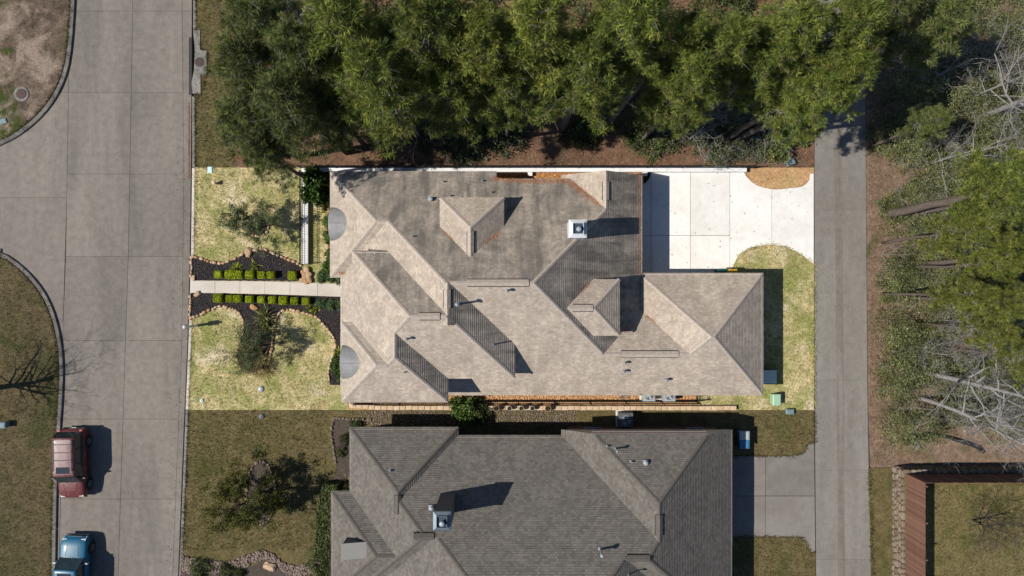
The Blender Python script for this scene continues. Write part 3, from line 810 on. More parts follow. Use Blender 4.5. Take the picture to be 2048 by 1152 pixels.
# ---------------------------------------------------------------- the neighbour's house
nh = thing('house', 'grey-brown shingled house at the bottom edge with a tall metal-capped chimney', 'house')
r2 = Roof()
r2.add(-10.52, -3.76, -19, -9.43, E1)
r2.add(-10.52, 3, -20.3, -9.96, E1, low=.005)
r2.add(-9.8, 13.0, -27, -9.96, E1, low=.010)
r2.add(-2, 14.37, -22.44, -9.96, E1, low=.015)
r2.add(3.5, 14.37, -17, -9.35, E1, ez=(E1, E1, None, 4.05), base=E1-.16, clips=[(0, 1, -9.36)])
r2.add(-11.74, -4, -20.05, -13.65, E1)
roof2 = r2.mesh(lambda n, b: 0).build('roof', ['shingle_dimmed', 'shingle_dimmed', 'soffit'], nh)
r2.caps(roof2, 'ridge_cap_dimmed')
ridge_vent(roof2, (-7.14, -13.0, 5.17), (-7.14, -14.15, 5.17), mat='ridge_cap_dimmed')
ridge_vent(roof2, (-6.0, -15.14, 6.36), (-4.75, -15.14, 6.36), mat='ridge_cap_dimmed')
ridge_vent(roof2, (8.94, -13.75, 6.53), (8.94, -15.05, 6.53), mat='ridge_cap_dimmed')
ridge_vent(roof2, (6.9, -16.2, 7.06), (8.25, -16.2, 7.06), mat='ridge_cap_dimmed')
for a in ((781, 941), (1214, 892), (1262, 923)): vent_pipe(r2, roof2, *a, .3, .05)
for a in ((1231, 897), (1257, 1149)): vent_pipe(r2, roof2, *a, .75, .045, True)
vent_pipe(r2, roof2, 1200, 1098, 1.0, .06, True); vent_pipe(r2, roof2, 1291, 925, turtle=True); vent_pipe(r2, roof2, 863, 1015, turtle=True)
m = MB()
for x0, x1, y0, y1, z in ((-10.52, 14.37, -26.9, -9.96, 0), (-10.52, -3.76, -19, -9.43, .001), (3.5, 14.37, -17, -9.35, .002), (-11.74, -6, -20, -13.65, .003)):
    m.box(x0+.32, x1-.32, y0+.32, y1-.32, 0, E1-.16-z)
m.build('wall', 'brown_brick', nh)
m = MB()
P = [(3.82, -9.68), (14.05, -9.68)]
m.face([(3.6, -9.4, 2.75), (14.27, -9.4, 2.75), (12.5, -9.4, 4.0), (5.2, -9.4, 4.0)][::-1]); m.build('gable_wall', 'brown_brick', nh)
for x in (-9, -5.5): window(nh, (x, -9.75), 1.0, 1.3, (0, 1), .9, 'grey_gutter')
for x in (-2, 0, 2): window(nh, (x, -10.28), 1.1, 1.4, (0, 1), .8, 'grey_gutter')
for x in (5.5, 12.6): window(nh, (x, -9.67), 1.0, 1.2, (0, 1), 1, 'grey_gutter')
gutter(nh, (-10.52, -9.43), (-3.76, -9.43), (0, 1), gz, 'grey_gutter', False); gutter(nh, (-3.76, -9.96), (3.5, -9.96), (0, 1), gz, 'grey_gutter', False)
gutter(nh, (-10.52, -15.2), (-10.52, -9.43), (-1, 0), gz, 'grey_gutter'); gutter(nh, (-11.74, -20.05), (-11.74, -13.65), (-1, 0), gz, 'grey_gutter'); gutter(nh, (-11.74, -13.65), (-10.7, -13.65), (0, 1), gz, 'grey_gutter', False)
gutter(nh, (14.37, -22.4), (14.37, -9.4), (1, 0), gz, 'grey_gutter', False); gutter(nh, (5.15, -9.35), (12.5, -9.35), (0, 1), 4.02, 'grey_gutter', False)
chimney(nh, -4.5, -3.56, -13.92, -12.92, 4, 8.55, 'chimney_grey', 'cap_steel')
# metal gable dormer on the west slope
m = MB(); top = [(-10.78, -16.1, 4.95), (-9.2, -16.1, 4.6), (-9.0, -16.6, 4.6), (-9.2, -17.15, 4.55), (-10.78, -17.15, 4.9)]
m.face(top[::-1]); m.face([(x, y, z-.06) for x, y, z in top])
for i in range(5):
    a, b = top[i], top[(i+1) % 5]; m.face([a, b, (b[0], b[1], b[2]-.06), (a[0], a[1], a[2]-.06)])
dr = m.build('dormer_roof', 'zinc_pale', nh)
m = MB(); m.prism([(-10.7, -16.16), (-9.25, -16.16), (-9.25, -17.08), (-10.7, -17.08)], 3.2, 4.5); m.build('dormer_wall', 'chimney_grey', nh)
m = MB(); m.face([(-10.7, -16.159, 4.5), (-9.25, -16.159, 4.5), (-9.25, -16.159, 4.54), (-10.7, -16.159, 4.87)]); m.face([(-10.7, -17.08, 4.5), (-9.25, -17.08, 4.5), (-9.25, -17.08, 4.5), (-10.7, -17.08, 4.82)][:2]+[(-10.7, -17.08, 4.82)]); m.build('dormer_cheek', 'chimney_grey', nh)

# ------------------------------------------------------------------ stones and walls
def rock_mesh(seed, sub=1, flatz=.6, jit=.22):
    rr = random.Random(seed)
    import bmesh
    bm = bmesh.new(); bmesh.ops.create_icosphere(bm, subdivisions=sub, radius=.5)
    for v in bm.verts:
        k = 1+rr.uniform(-jit, jit); v.co *= k; v.co.z *= flatz
        v.co.x = max(-.46, min(.46, v.co.x)); v.co.y = max(-.44, min(.44, v.co.y)); v.co.z = max(-.3, min(.3*1.0, v.co.z))
    m = bpy.data.meshes.new('rock'); bm.to_mesh(m); bm.free(); return m
def rockset(mat, n, seed, **kw):
    out = []
    for i in range(n):
        m = rock_mesh(seed+i, **kw); m.materials.append(MATS[mat]); out.append(m)
    return out
border_rocks = rockset('border_stone', 6, 100); boulders = rockset('boulder_stone', 4, 200, sub=2, flatz=.7); dark_rocks = rockset('dark_stone', 5, 300)
def put(mesh, name, loc, scale, rz, parent=None):
    o = bpy.data.objects.new(name, mesh); col.objects.link(o); o.location = loc; o.scale = scale; o.rotation_euler = (0, 0, rz); o.parent = parent; return o
def stone_row(line, name, label, rocks, z=.15, size=(.18, .38), h=.2, cat='stone border', wide=.19):
    root = thing(name, label, cat)
    pts = [Vector(p) for p in WP(line, z)]; acc = 0; nxt = .1
    for a, b in zip(pts, pts[1:]):
        d = (b-a).length; ang = math.atan2(b.y-a.y, b.x-a.x)
        while nxt < acc+d:
            p = a.lerp(b, (nxt-acc)/d); w = R.uniform(*size)
            put(R.choice(rocks), 'stone', (p.x+R.uniform(-.03, .03), p.y+R.uniform(-.03, .03), z+h*.2), (w*1.1, wide*R.uniform(.8, 1.3), h*R.uniform(1.0, 1.7)), ang+R.uniform(-.2, .2), root)
            nxt += w*.98
        acc += d
    return root
stone_row(up_edge, 'stone_edging', 'tan stone edging curving above the upper black mulch bed', border_rocks)
stone_row(low_edge[:-1], 'stone_edging', 'tan stone edging winding round the lower black mulch bed and its lobe', border_rocks)
stone_row([(383, 513), (383, 558)], 'stone_edging', 'short line of tan stones between road kerb and upper mulch bed', border_rocks)
stone_row([(381, 590), (380, 636)], 'stone_edging', 'short line of tan stones between road kerb and lower mulch bed', border_rocks)
stone_row(catmull([(651, 395), (656, 420), (652, 450), (656, 480), (655, 505), (650, 528)]), 'stone_edging', 'tan stone edging between iron fence and shrubs along the house', border_rocks)
ring = [(515+25*math.cos(t)*.9, 455+22*math.sin(t)*.8) for t in np.linspace(-.4, 3.6, 20)]
stone_row(ring, 'stone_ring', 'stone ring round the small tree in the upper front lawn', border_rocks, .12, cat='stone ring')
ground('tree_bed', [(515+22*math.cos(t), 455+17*math.sin(t)) for t in np.linspace(0, 6.1, 20)], .125, 'mulch', 0)
nring = [(522+38*math.cos(t)*(.75), 985+64*math.sin(t)) for t in np.linspace(0, 6.2, 40)]
ground('tree_bed', nring, .125, 'soil_bed', 0)
stone_row([(x, y) for x, y in nring]+[nring[0]], 'stone_ring', 'dark stone ring round the tree in the neighbouring lawn', dark_rocks, .12, cat='stone ring')
nb = catmull([(668, 836), (664, 850), (662, 868), (665, 885), (668, 905), (672, 935), (667, 955), (655, 975), (650, 990)], 4)
ground('planting_bed', nb+[(706, 990), (706, 843), (690, 838)], .125, 'soil_bed', 0)
stone_row([(740, 838), (700, 838)]+nb[:20], 'stone_edging', 'dark stone edging round the shrubs by the neighbouring house corner', dark_rocks, .14)
hedge_bed = [(648, 975), (640, 1000), (634, 1060), (630, 1120), (672, 1120), (672, 960)]
ground('planting_bed', hedge_bed, .12, 'soil_bed', 0)
for i, (x, y, s, lb) in enumerate(((497, 505, .75, 'large tan boulder set in the stone edging above the mulch bed'), (508, 615, .6, 'brown slanted boulder beside the spiky yucca'), (540, 1133, .9, 'brown boulder on the cobble bed of the neighbouring front yard'), (387, 556, .4, 'flat tan stone at the road end of the walkway, upper side'), (395, 588, .55, 'flat tan stone at the road end of the walkway, lower side'))):
    px = W(x, y, .2); o = put(boulders[i % 4], 'boulder', (px[0], px[1], .22), (s*1.1, s*.7, s*.6), R.uniform(0, 6))
    tag(o, lb, 'boulder')
pile = thing('rock_pile', 'pile of orange boulders between walkway and end of the iron fence', 'rock pile')
for x, y, s in ((607, 545, .5), (614, 541, .55), (610, 553, .5), (617, 551, .6), (605, 560, .45), (612, 562, .5), (619, 560, .5)):
    p = W(x, y, .2); put(R.choice(boulders), 'stone', (p[0], p[1], .25), (s, s*.85, s*.8), R.uniform(0, 6), pile)

def scatter_rocks(name, poly, n, size, mat, z, flat_=.6, ks=None):
    P = np.array(WP(poly, z)); lo, hi = P.min(0), P.max(0); pts = np.empty((0, 2))
    while len(pts) < n:
        q = NP.uniform(lo, hi, (n*3, 2)); pts = np.vstack([pts, q[inside(q[:, 0], q[:, 1], [tuple(a) for a in P])]])
    pts = pts[:n]
    o6 = np.array([[1, 0, 0], [-1, 0, 0], [0, 1, 0], [0, -1, 0], [0, 0, 1], [0, 0, -1]], float)
    f8 = np.array([[0, 2, 4], [2, 1, 4], [1, 3, 4], [3, 0, 4], [2, 0, 5], [1, 2, 5], [3, 1, 5], [0, 3, 5]])
    sc = NP.uniform(.5, 1.2, (n, 1, 1))*size*.5*NP.uniform(.7, 1.3, (n, 6, 1))
    V = o6[None]*sc; V[:, :, 2] *= flat_
    a = NP.uniform(0, 6.28, n); c, s_ = np.cos(a)[:, None], np.sin(a)[:, None]
    X = V[:, :, 0]*c-V[:, :, 1]*s_; Y = V[:, :, 0]*s_+V[:, :, 1]*c
    V = np.stack([X+pts[:, None, 0], Y+pts[:, None, 1], V[:, :, 2]+z+size*.1], 2).reshape(-1, 3)
    F = (f8[None]+np.arange(n)[:, None, None]*6).reshape(-1, 3)
    return struct(obj(name, np_mesh(name, V, F), mat), 'stuff')
south_strip = [(892, 783), (1394, 783), (1394, 800), (892, 800)]
ground('gravel_bed', south_strip, .11, 'litter', 0)
o = scatter_rocks('gravel', south_strip, 2600, .11, 'gravel_orange', .115); tag(o, 'orange and tan river gravel along the lower eave of the house', 'gravel')
north_strip = [(668, 343), (1296, 343), (1296, 362), (668, 362)]
ground('litter_bed', north_strip, .11, 'litter', 0)
o = scatter_rocks('leaf_litter', north_strip, 2200, .1, 'needle_litter', .113, .3); tag(o, 'orange fallen needles between the white wall and the house', 'leaf litter')
cob = [(362, 1112), (395, 1118), (430, 1122), (460, 1124), (490, 1112), (515, 1103), (535, 1102), (552, 1112), (565, 1125), (590, 1132), (615, 1128), (640, 1118), (640, 1145), (600, 1152), (575, 1150), (560, 1135), (530, 1118), (505, 1125), (485, 1140), (450, 1150), (400, 1145), (362, 1150)]
ground('cobble_bed', cob, .12, 'soil_bed', 0)
o = scatter_rocks('cobbles', cob, 1500, .2, 'gravel_pink', .125); tag(o, 'pinkish cobbles winding along the bottom of the neighbouring lawn', 'cobbles')
ground('planting_bed', [(355, 1152), (400, 1147), (450, 1152), (485, 1142), (530, 1120), (560, 1138), (600, 1154), (640, 1148), (640, 1330), (350, 1330)], .115, 'soil_bed', 0)
for b, n in ((up_bed, 2500), (low_bed, 4200)):
    o = scatter_rocks('mulch_chips', b, n, .09, 'mulch_chip', .145, .3)
tag(o, 'black mulch chips', 'mulch')
o = scatter_rocks('leaf_litter', [(720, 822), (1150, 822), (1150, 850), (720, 850)], 1500, .12, 'gravel_pink', .1, .3); tag(o, 'brown fallen leaves between the two houses', 'leaf litter')

# low block wall along the lower lot line
bw = thing('block_wall', 'low wall of tan blocks along the lower lot line behind the potted plants', 'wall')
n = 62
for i in range(n):
    x0 = 697+(1470-697)*i/n; x1 = 697+(1470-697)*(i+1)/n
    for row, zz in ((0, .05), (1, .24)):
        a = W2(x0+(3 if row else 0), 815, .35); b = W2(x1+(3 if row else 0), 815, .35); mb = MB(); L = b[0]-a[0]-.018
        dy = 0 if i else .0
        if i == 0: mm = MB(); mm.frustum((-L/2, L/2, -.15, .15), (-L/2, L/2, -.15, .15), 0, .15); mm.frustum((-L/2, L/2, -.15, .15), (-L/2+.025, L/2-.025, -.125, .125), .15, .18); blk = mm.mesh('block'); blk.materials.append(MATS['block_stone'])
        yc = a[1]+np.interp(i, [0, 4, 62], [.14, .0, -.02])+R.uniform(-.012, .012)
        put(blk, 'block', ((a[0]+b[0])/2, yc-(.02 if row else 0), zz), (1, 1, 1), R.uniform(-.02, .02), bw)

def iron_fence(name, label, a, b, z0, hgt, spacing=.12, post=2.4, cat='iron fence'):
    root = thing(name, label, cat)
    a, b = Vector(a), Vector(b); L = (b-a).length; e = (b-a)/L; m = MB()
    n = int(L/spacing)
    for i in range(n+1):
        p = a+e*(L*i/n); m.box(p.x-.012, p.x+.012, p.y-.012, p.y+.012, z0, z0+hgt)
    o = m.build('pickets', 'iron', root); o['kind'] = 'stuff'
    for zz in (.12, hgt-.18, hgt-.05):
        m = MB(); m.tube([(a.x, a.y, z0+zz), (b.x, b.y, z0+zz)], .02, 4); m.build('rail', 'iron', root)
    n = max(1, round(L/post))
    for i in range(n+1):
        p = a+e*(L*i/n); m = MB(); m.box(p.x-.03, p.x+.03, p.y-.03, p.y+.03, z0-.02, z0+hgt+.05); m.frustum((p.x-.04, p.x+.04, p.y-.04, p.y+.04), (p.x-.01, p.x+.01, p.y-.01, p.y+.01), z0+hgt+.05, z0+hgt+.1)
        m.build('post', 'iron', root)
    return root
# white walls with iron fences on top
nw = thing('white_wall', 'long low white masonry wall along the wood edge beside the driveway', 'wall')
ynw = W2(0, 339.5, .4)[1]; X0, X1 = W2(608, 0)[0], W2(1488, 0)[0]; seg = 7
for i in range(seg):
    a, b = X0+(X1-X0)*i/seg+.006, X0+(X1-X0)*(i+1)/seg-.006
    m = MB(); m.box(a, b, ynw-.15, ynw+.14, 0, .52); m.box(a, b, ynw-.17, ynw+.16, .522, .57); m.build('wall_panel', 'white_wall', nw)
for px in (837, 1060, 1290):
    x = W2(px, 0, .4)[0]; m = MB(); m.box(x-.16, x+.16, ynw-.42, ynw-.172, 0, .44); m.build('buttress', 'white_wall', nw)
iron_fence('iron_fence', 'long black iron fence on the white wall below the pines', (X0, ynw+.1), (X1+.3, ynw+.1), .57, .95)
ww = thing('white_wall', 'low white wall between the front lawn and the house corner shrubs', 'wall')
xw = W2(610, 0, .4)[0]; Y0, Y1 = W2(0, 529, .4)[1], W2(0, 346, .4)[1]
for i in range(3):
    a, b = Y0+(Y1-Y0)*i/3+.005, Y0+(Y1-Y0)*(i+1)/3-.005
    m = MB(); m.box(xw-.19, xw+.19, a, b, 0, .38); m.box(xw-.21, xw+.21, a, b, .382, .43); m.build('wall_panel', 'white_wall', ww)
iron_fence('iron_fence', 'short black iron fence standing on the front white wall', (xw-.12, Y0), (xw-.12, Y1), .43, .85, .12, 2.9)
iron_fence('iron_fence', 'black iron fence between the gravel strip and the tan block wall', W2(895, 803, .1), W2(1393, 803, .1), .1, 1.05, .13, 2.6)
iron_fence('iron_gate', 'short black iron gate from the house wall to the lower fence', W2(1392, 786, .1), W2(1392, 802, .1), .1, 1.1, .12, .6, 'gate')
iron_fence('iron_fence', 'black iron fence section between lower bed and house front corner', W2(712, 806, .1), W2(890, 806, .1), .1, .8, .13, 2.6)

# ------------------------------------------------------------------ cedar fence on a stone wall (bottom right)
YZ = 1.3
ground('raised_yard', [(1809, 948), (2400, 948), (2400, 1330), (1814, 1330)], YZ, 'back_yard_grass', 0)
cf = thing('cedar_fence', 'red-brown cedar picket fence standing on a stone wall at bottom right', 'fence')
sw = thing('stone_wall', 'rubble stone retaining wall under the red-brown cedar fence', 'stone wall')
xw1 = W2(1783, 0, 0)[0]; yn = W2(0, 930, 0)[1]
m = MB(); m.box(xw1+.1, xw1+.42, -27, yn-.1, 0, YZ-.02); m.box(xw1+.1, 46, yn-.42, yn-.1, 0, YZ-.03); m.build('wall_core', 'soil_bed', sw)
wrocks = rockset('wall_stone', 7, 400, sub=2, flatz=1.0, jit=.12)
for m_ in wrocks:
    for v in m_.vertices: v.co.z = max(-.45, min(.45, v.co.z*1.25)); 
zc = .0
while zc < YZ-.08:
    hgt = R.uniform(.2, .3); y = yn-.05
    while y > -21.5:
        L = R.uniform(.28, .6); put(R.choice(wrocks), 'stone', (xw1+.12, y-L/2, zc+hgt/2), (.3, L*1.06, hgt*1.12), 0 if R.random() < .5 else math.pi, sw); y -= L
    x = xw1+.1
    while x < 38:
        L = R.uniform(.3, .65); put(R.choice(wrocks), 'stone', (x+L/2, yn-.12, zc+hgt/2), (L*1.06, .3, hgt*1.12), 0, sw); x += L
    zc += hgt
for i in range(5):
    pass
bmesh_board = MB(); bmesh_board.frustum((-.068, .068, -.011, .011), (-.068, .068, -.011, .011), 0, 2.2); bmesh_board.frustum((-.068, .068, -.011, .011), (-.04, .04, -.011, .011), 2.2, 2.26)
bm1 = bmesh_board.mesh('board'); bm1.materials.append(MATS['cedar'])
y = yn-.35; n = 0
xb = xw1+.26
while y > -22.5:
    put(bm1, 'board', (xb+R.uniform(-.006, .006), y, YZ-.05), (1, 1, 1+R.uniform(-.006, .006)), math.pi/2, cf); y -= .142
x = xb+.1
while x < 40:
    put(bm1, 'board', (x, yn-.26+R.uniform(-.006, .006), YZ-.05), (1, 1, 1+R.uniform(-.006, .006)), 0, cf); x += .142
for zz in (.3, 1.1, 1.9):
    m = MB(); m.box(xb+.02, xb+.06, -22.5, yn-.3, YZ+zz, YZ+zz+.09); m.box(xb+.02, 40, yn-.32, yn-.28, YZ+zz, YZ+zz+.09); m.build('rail', 'cedar', cf)
for y in np.arange(yn-.5, -22, -2.4):
    m = MB(); m.box(xb+.06, xb+.15, y-.045, y+.045, YZ-.2, YZ+2.2); m.build('post', 'cedar', cf)

# ------------------------------------------------------------------ vegetation
def grow(m, p, d, L, r, depth, rr, n=5, kids=3, droop=0, tips=None, curl=.25):
    """recursive branch; tips collects (point, direction)"""
    segs = 4; pts = [p.copy()]; rad = [r]; q = p.copy(); dd = d.copy()
    for i in range(segs):
        dd = (dd+Vector((rr.uniform(-curl, curl), rr.uniform(-curl, curl), rr.uniform(-curl, curl)*.6+droop))).normalized()
        q = q+dd*(L/segs); pts.append(q.copy()); rad.append(r*(1-.55*(i+1)/segs))
    m.tube(pts, rad, n if depth > 1 else 3, cap=False)
    if depth == 0:
        if tips is not None: tips.append((q.copy(), dd.copy())); tips.append((pts[2].copy(), dd.copy()))
        return
    for k in range(kids):
        i = rr.randint(1, segs) if k else segs
        ax = Vector((rr.gauss(0, 1), rr.gauss(0, 1), rr.gauss(0, .7))).normalized()
        nd = (dd+ax*rr.uniform(.55, 1.0)).normalized()
        grow(m, pts[i], nd, L*rr.uniform(.5, .78), max(rad[i]*.62, .005), depth-1, rr, n, kids, droop, tips, curl)

# pines -----------------------------------------------------------------
def pine_variant(seed, Rr, Ht, cb, nb=46):
    rr = random.Random(seed); rg = np.random.default_rng(seed)
    P = []; D = []; br = MB(); br.smooth = True
    tp = [(0, 0, 0)]; tr = [.24]
    lx = ly = 0
    for i in range(1, 9):
        lx += rr.uniform(-.12, .12); ly += rr.uniform(-.12, .12); tp.append((lx, ly, Ht*i/8)); tr.append(.24*(1-i/8)+.03)
    tk = MB(); tk.smooth = True; tk.tube(tp, tr, 10)
    az = rr.uniform(0, 6)
    for i in range(nb):
        t = (i+rr.random())/nb; z = cb+(Ht-cb)*t**.9; az += 2.4+rr.uniform(-.4, .4)
        L = Rr*(1-t)**.62*rr.uniform(.65, 1.08)+.35
        cx, cy = np.interp(z, [0, Ht], [0, lx]), np.interp(z, [0, Ht], [0, ly])
        rise = rr.uniform(.02, .3)+.35*t
        pts = []
        for s in np.linspace(0, 1, 5):
            pts.append((cx+math.cos(az)*L*s, cy+math.sin(az)*L*s, z+L*(rise*.5*s+rise*.6*s*s)))
        br.tube(pts, [.05*(1-t)+.02, .035, .028, .018, .008], 4, False)
        nk = max(2, int(L/.62))
        for q in range(nk):
            sfr = .38+.62*(q+rr.random())/nk; lat = rr.gauss(0, .16*L*sfr*(1.25-sfr)+.08)
            c = np.array([cx+math.cos(az)*L*sfr-math.sin(az)*lat, cy+math.sin(az)*L*sfr+math.cos(az)*lat, z+L*(rise*.5*sfr+rise*.6*sfr*sfr)+rr.uniform(-.05, .2)])
            out = np.array([math.cos(az)-.5*math.sin(az)*np.sign(lat), math.sin(az)+.5*math.cos(az)*np.sign(lat), .5]); k = rr.randint(6, 10)
            P.append(c+rg.normal(size=(k, 3))*[.24, .24, .1]); D.append(np.repeat(out[None], k, 0))
            for e_ in range(2):
                br.tube([pts[2], tuple(c+rg.normal(size=3)*.1), tuple(c+rg.normal(size=3)*[.35, .35, .1]+out*.25)], [.012, .01, .006], 3, False)
    P = np.vstack(P); D = unit(np.vstack(D))
    V, F = needles(P, D*.6, 26, .42, .03, .85, .4, rg, True)
    return tk.mesh('pine_trunk'), br.mesh('pine_branches'), np_mesh('pine_crown', V, F)
PV = [pine_variant(s, r_, h_, c_, nb) for s, r_, h_, c_, nb in ((1, 3.0, 17, 10, 46), (2, 2.8, 16, 9.5, 42), (3, 3.2, 18, 11, 48), (4, 2.6, 15, 7.5, 44), (5, 3.0, 17, 9, 44))]
g, dk, yw = 'pine_needles', 'pine_needles_dark', 'pine_needles_yellow'
def pine(cx, cy, zc, Rr, label, mat='pine_needles', var=None):
    """cx, cy: crown centre in the photo; zc: its height"""
    i = var if var is not None else R.randrange(5); base = W(cx, cy, zc)
    Ht = (17, 16, 18, 15, 17)[i]; sz = (zc+2.0)/Ht; sr = Rr/(3.0, 2.8, 3.2, 2.6, 3.0)[i]
    t = thing('pine_tree', label, 'pine tree', (base[0], base[1], .05), R.uniform(0, 6.28), 'pine trees')
    t.scale = (1, 1, 1)
    for nm, me, mt in (('trunk', PV[i][0], 'bark'), ('branches', PV[i][1], 'bark_pale'), ('crown', PV[i][2], g)):
        o = obj(nm, me, mt, t); o.scale = (sr, sr, sz) if nm != 'trunk' else (max(.45, min(1, sr)), max(.45, min(1, sr)), sz)
        if nm == 'crown': o.material_slots[0].link = 'OBJECT'; o.material_slots[0].material = MATS[mat]
    return t
g, dk, yw = 'pine_needles', 'pine_needles_dark', 'pine_needles_yellow'
PINES = [
 (505, 30, 12, 2.3, 'dark pine at the top edge nearest the road, leftmost of the wood', dk),
 (510, 130, 11, 2.4, 'dark pine by the road verge, just below the leftmost top pine', dk),
 (500, 245, 9.5, 2.2, 'dark pine overhanging the grass verge left of the front lawn corner', dk),
 (585, 215, 12, 2.4, 'dark pine in the left clump, right of the verge pines', dk),
 (600, 110, 13, 2.3, 'dark pine beside the pale bare twigs near the top left of the wood', dk),
 (668, 228, 9, 1.9, 'dark pine just above the left end of the white wall', dk),
 (540, 318, 7.5, 1.7, 'low dark pine hanging over the top of the front lawn', dk),
 (690, 60, 15, 2.7, 'tall green pine at the top, right of the pale bare twigs', g),
 (755, 140, 15, 2.6, 'green pine in the middle of the left half of the wood', g),
 (850, 40, 16, 2.7, 'tall green pine at the top edge above the house dormer', g),
 (895, 165, 12.5, 2.1, 'green pine between the two tall top-edge pines above the house', g),
 (960, 80, 15, 2.6, 'bright green pine above the middle of the house', yw),
 (1010, 180, 12, 1.7, 'small green pine left of the leaning trunks above the house', g),
 (1085, 55, 16, 2.7, 'tall bright pine at the top, above the house chimney', yw),
 (1165, 135, 14, 2.7, 'broad green pine whose trunk shows above the white wall', g),
 (1265, 40, 16, 2.5, 'tall green pine at the top, left of the dark gap', g),
 (1390, 160, 13, 2.0, 'green pine right of the dark gap above the driveway', g),
 (1455, 90, 14, 1.9, 'green pine between the dark gap and the bluish bare twigs', g),
 (1340, 215, 9, 1.4, 'low green pine by the leaning trunks above the driveway', dk),
 (1590, 70, 15, 2.2, 'green pine at the top, left of the alley end', g),
 (1690, 60, 15, 2.3, 'green pine standing over the top end of the alley', g),
 (1625, 180, 12, 2.3, 'green pine overhanging the alley and shading its concrete', g),
 (1935, 465, 9, 1.35, 'yellow-green pine among the thicket right of the alley, upper of two', yw),
 (1935, 590, 9, 1.35, 'yellow-green pine among the thicket right of the alley, lower of two', yw),
 (2025, 600, 10, 1.4, 'yellow-green pine at the right edge beside the pair in the thicket', yw),
 (2088, 362, 14, 2.2, 'pine with thick bare trunk leaning toward the right edge by the alley', g),
 (2010, 395, 9, 1.7, 'olive pine at the right edge above the two yellow-green pines', yw),
 (1985, 525, 8, 1.2, 'green pine wedged between the two yellow-green pines and the right edge', yw),
 (1975, 660, 7, 1.2, 'small green pine below the lower yellow-green pine', yw),
 (2060, 720, 9, 1.6, 'green pine at the right edge above the leaning bare trunks', yw),
 (1850, 250, 6, 1.2, 'small dark pine at the thicket edge right of the alley shade', dk),
 (1880, 40, 10, 2.2, 'dark pine at the top right above the bare branches', dk),
 (1780, 20, 11, 2.0, 'dark pine at the top, just right of the alley end', dk),
]
for p in PINES: pine(*p)

# leafy shrubs ----------------------------------------------------------------
def shrub_pts(seed, n_cl=60, per=45, flat_=.75, sig=.13):
    rg = np.random.default_rng(seed); u = unit(rg.normal(size=(n_cl, 3))); u[:, 2] = np.abs(u[:, 2])
    rad = rg.uniform(.55, 1.0, (n_cl, 1))*(1+.2*np.sin(3*np.arctan2(u[:, 1], u[:, 0])+seed))[:, None]
    c = u*rad*[1, 1, flat_]
    P = np.repeat(c, per, 0)+rg.normal(size=(n_cl*per, 3))*sig*[1, 1, .7]; P[:, 2] = np.maximum(P[:, 2], .02)
    return P, c, rg
def shrub_variant(seed, mat, size=.075, n_cl=60, per=45, sig=.13, flat_=.75):
    P, c, rg = shrub_pts(seed, n_cl, per, flat_, sig); V, F = leaves(P, size, .7, .55, rg)
    me = np_mesh('foliage', V, F); me.materials.append(MATS[mat])
    st = MB(); rr = random.Random(seed)
    for q in c[::3]: st.tube([(0, 0, 0), tuple(q*.5+np.array([rr.uniform(-.05, .05), rr.uniform(-.05, .05), .05])), tuple(q)], [.03, .018, .006], 4, False)
    sm = st.mesh('stems'); sm.materials.append(MATS['bark']); return me, sm
SV = {}
def shrub(cx, cy, r, hgt, label, mat='shrub_leaf', cat='shrub', group=None, name='shrub', z=.1, seed=None, size=.075):
    s = seed if seed is not None else R.randrange(3)
    if (s, mat, size) not in SV: SV[(s, mat, size)] = shrub_variant(s+17, mat, size/max(.6, min(r, 1.6)))
    p = W(cx, cy, hgt*.5); t = thing(name, label, cat, (p[0], p[1], z), R.uniform(0, 6), group)
    for nm, me in zip(('foliage', 'stems'), SV[(s, mat, size)]):
        o = obj(nm, me, None, t); o.scale = (r, r, hgt)
    return t
SHR = [(1012, 272, 1.5, 2.0, 'rounded grey-green shrub above the middle of the white wall', 'shrub_blue'), (925, 290, 1.5, 1.9, 'grey-green shrub left of the rounded one above the white wall', 'shrub_blue'),
 (985, 240, 1.6, 2.2, 'shrub behind the rounded grey-green one under the pines', 'shrub_blue'), (860, 255, 1.7, 2.2, 'shaded shrub beneath the pines by the twiggy bush', 'shrub_blue'),
 (1165, 262, 1.3, 1.7, 'green shrub at the foot of the left leaning pine trunk', 'shrub_leaf'), (1190, 240, 1.2, 1.8, 'green shrub just behind the one at the left leaning trunk', 'shrub_leaf'),
 (1275, 262, 1.3, 1.8, 'green shrub right of the second leaning pine trunk', 'shrub_leaf'), (1310, 285, 1.2, 1.4, 'low green shrub above the white wall left of the driveway', 'shrub_leaf'),
 (1345, 262, 1.3, 1.8, 'green shrub behind the pale bare bush above the driveway', 'shrub_leaf'), (1440, 295, 1.4, 1.5, 'low green shrub above the driveway, right of the pale bare bush', 'shrub_leaf'),
 (1500, 290, 1.2, 1.4, 'low shrub near the end of the white wall', 'shrub_blue'), (1560, 275, 1.5, 1.9, 'green shrub left of the alley below the overhanging pine', 'shrub_leaf'),
 (1600, 262, 1.2, 1.6, 'shrub at the alley edge in the pine shade', 'shrub_leaf'), (1500, 240, 1.5, 2.2, 'shrub behind the alley-side shrubs under the pines', 'shrub_blue'),
 (1400, 255, 1.2, 2.0, 'shrub by the right leaning pine trunk', 'shrub_leaf')]
for s in SHR: shrub(*s, group='wood edge shrubs')

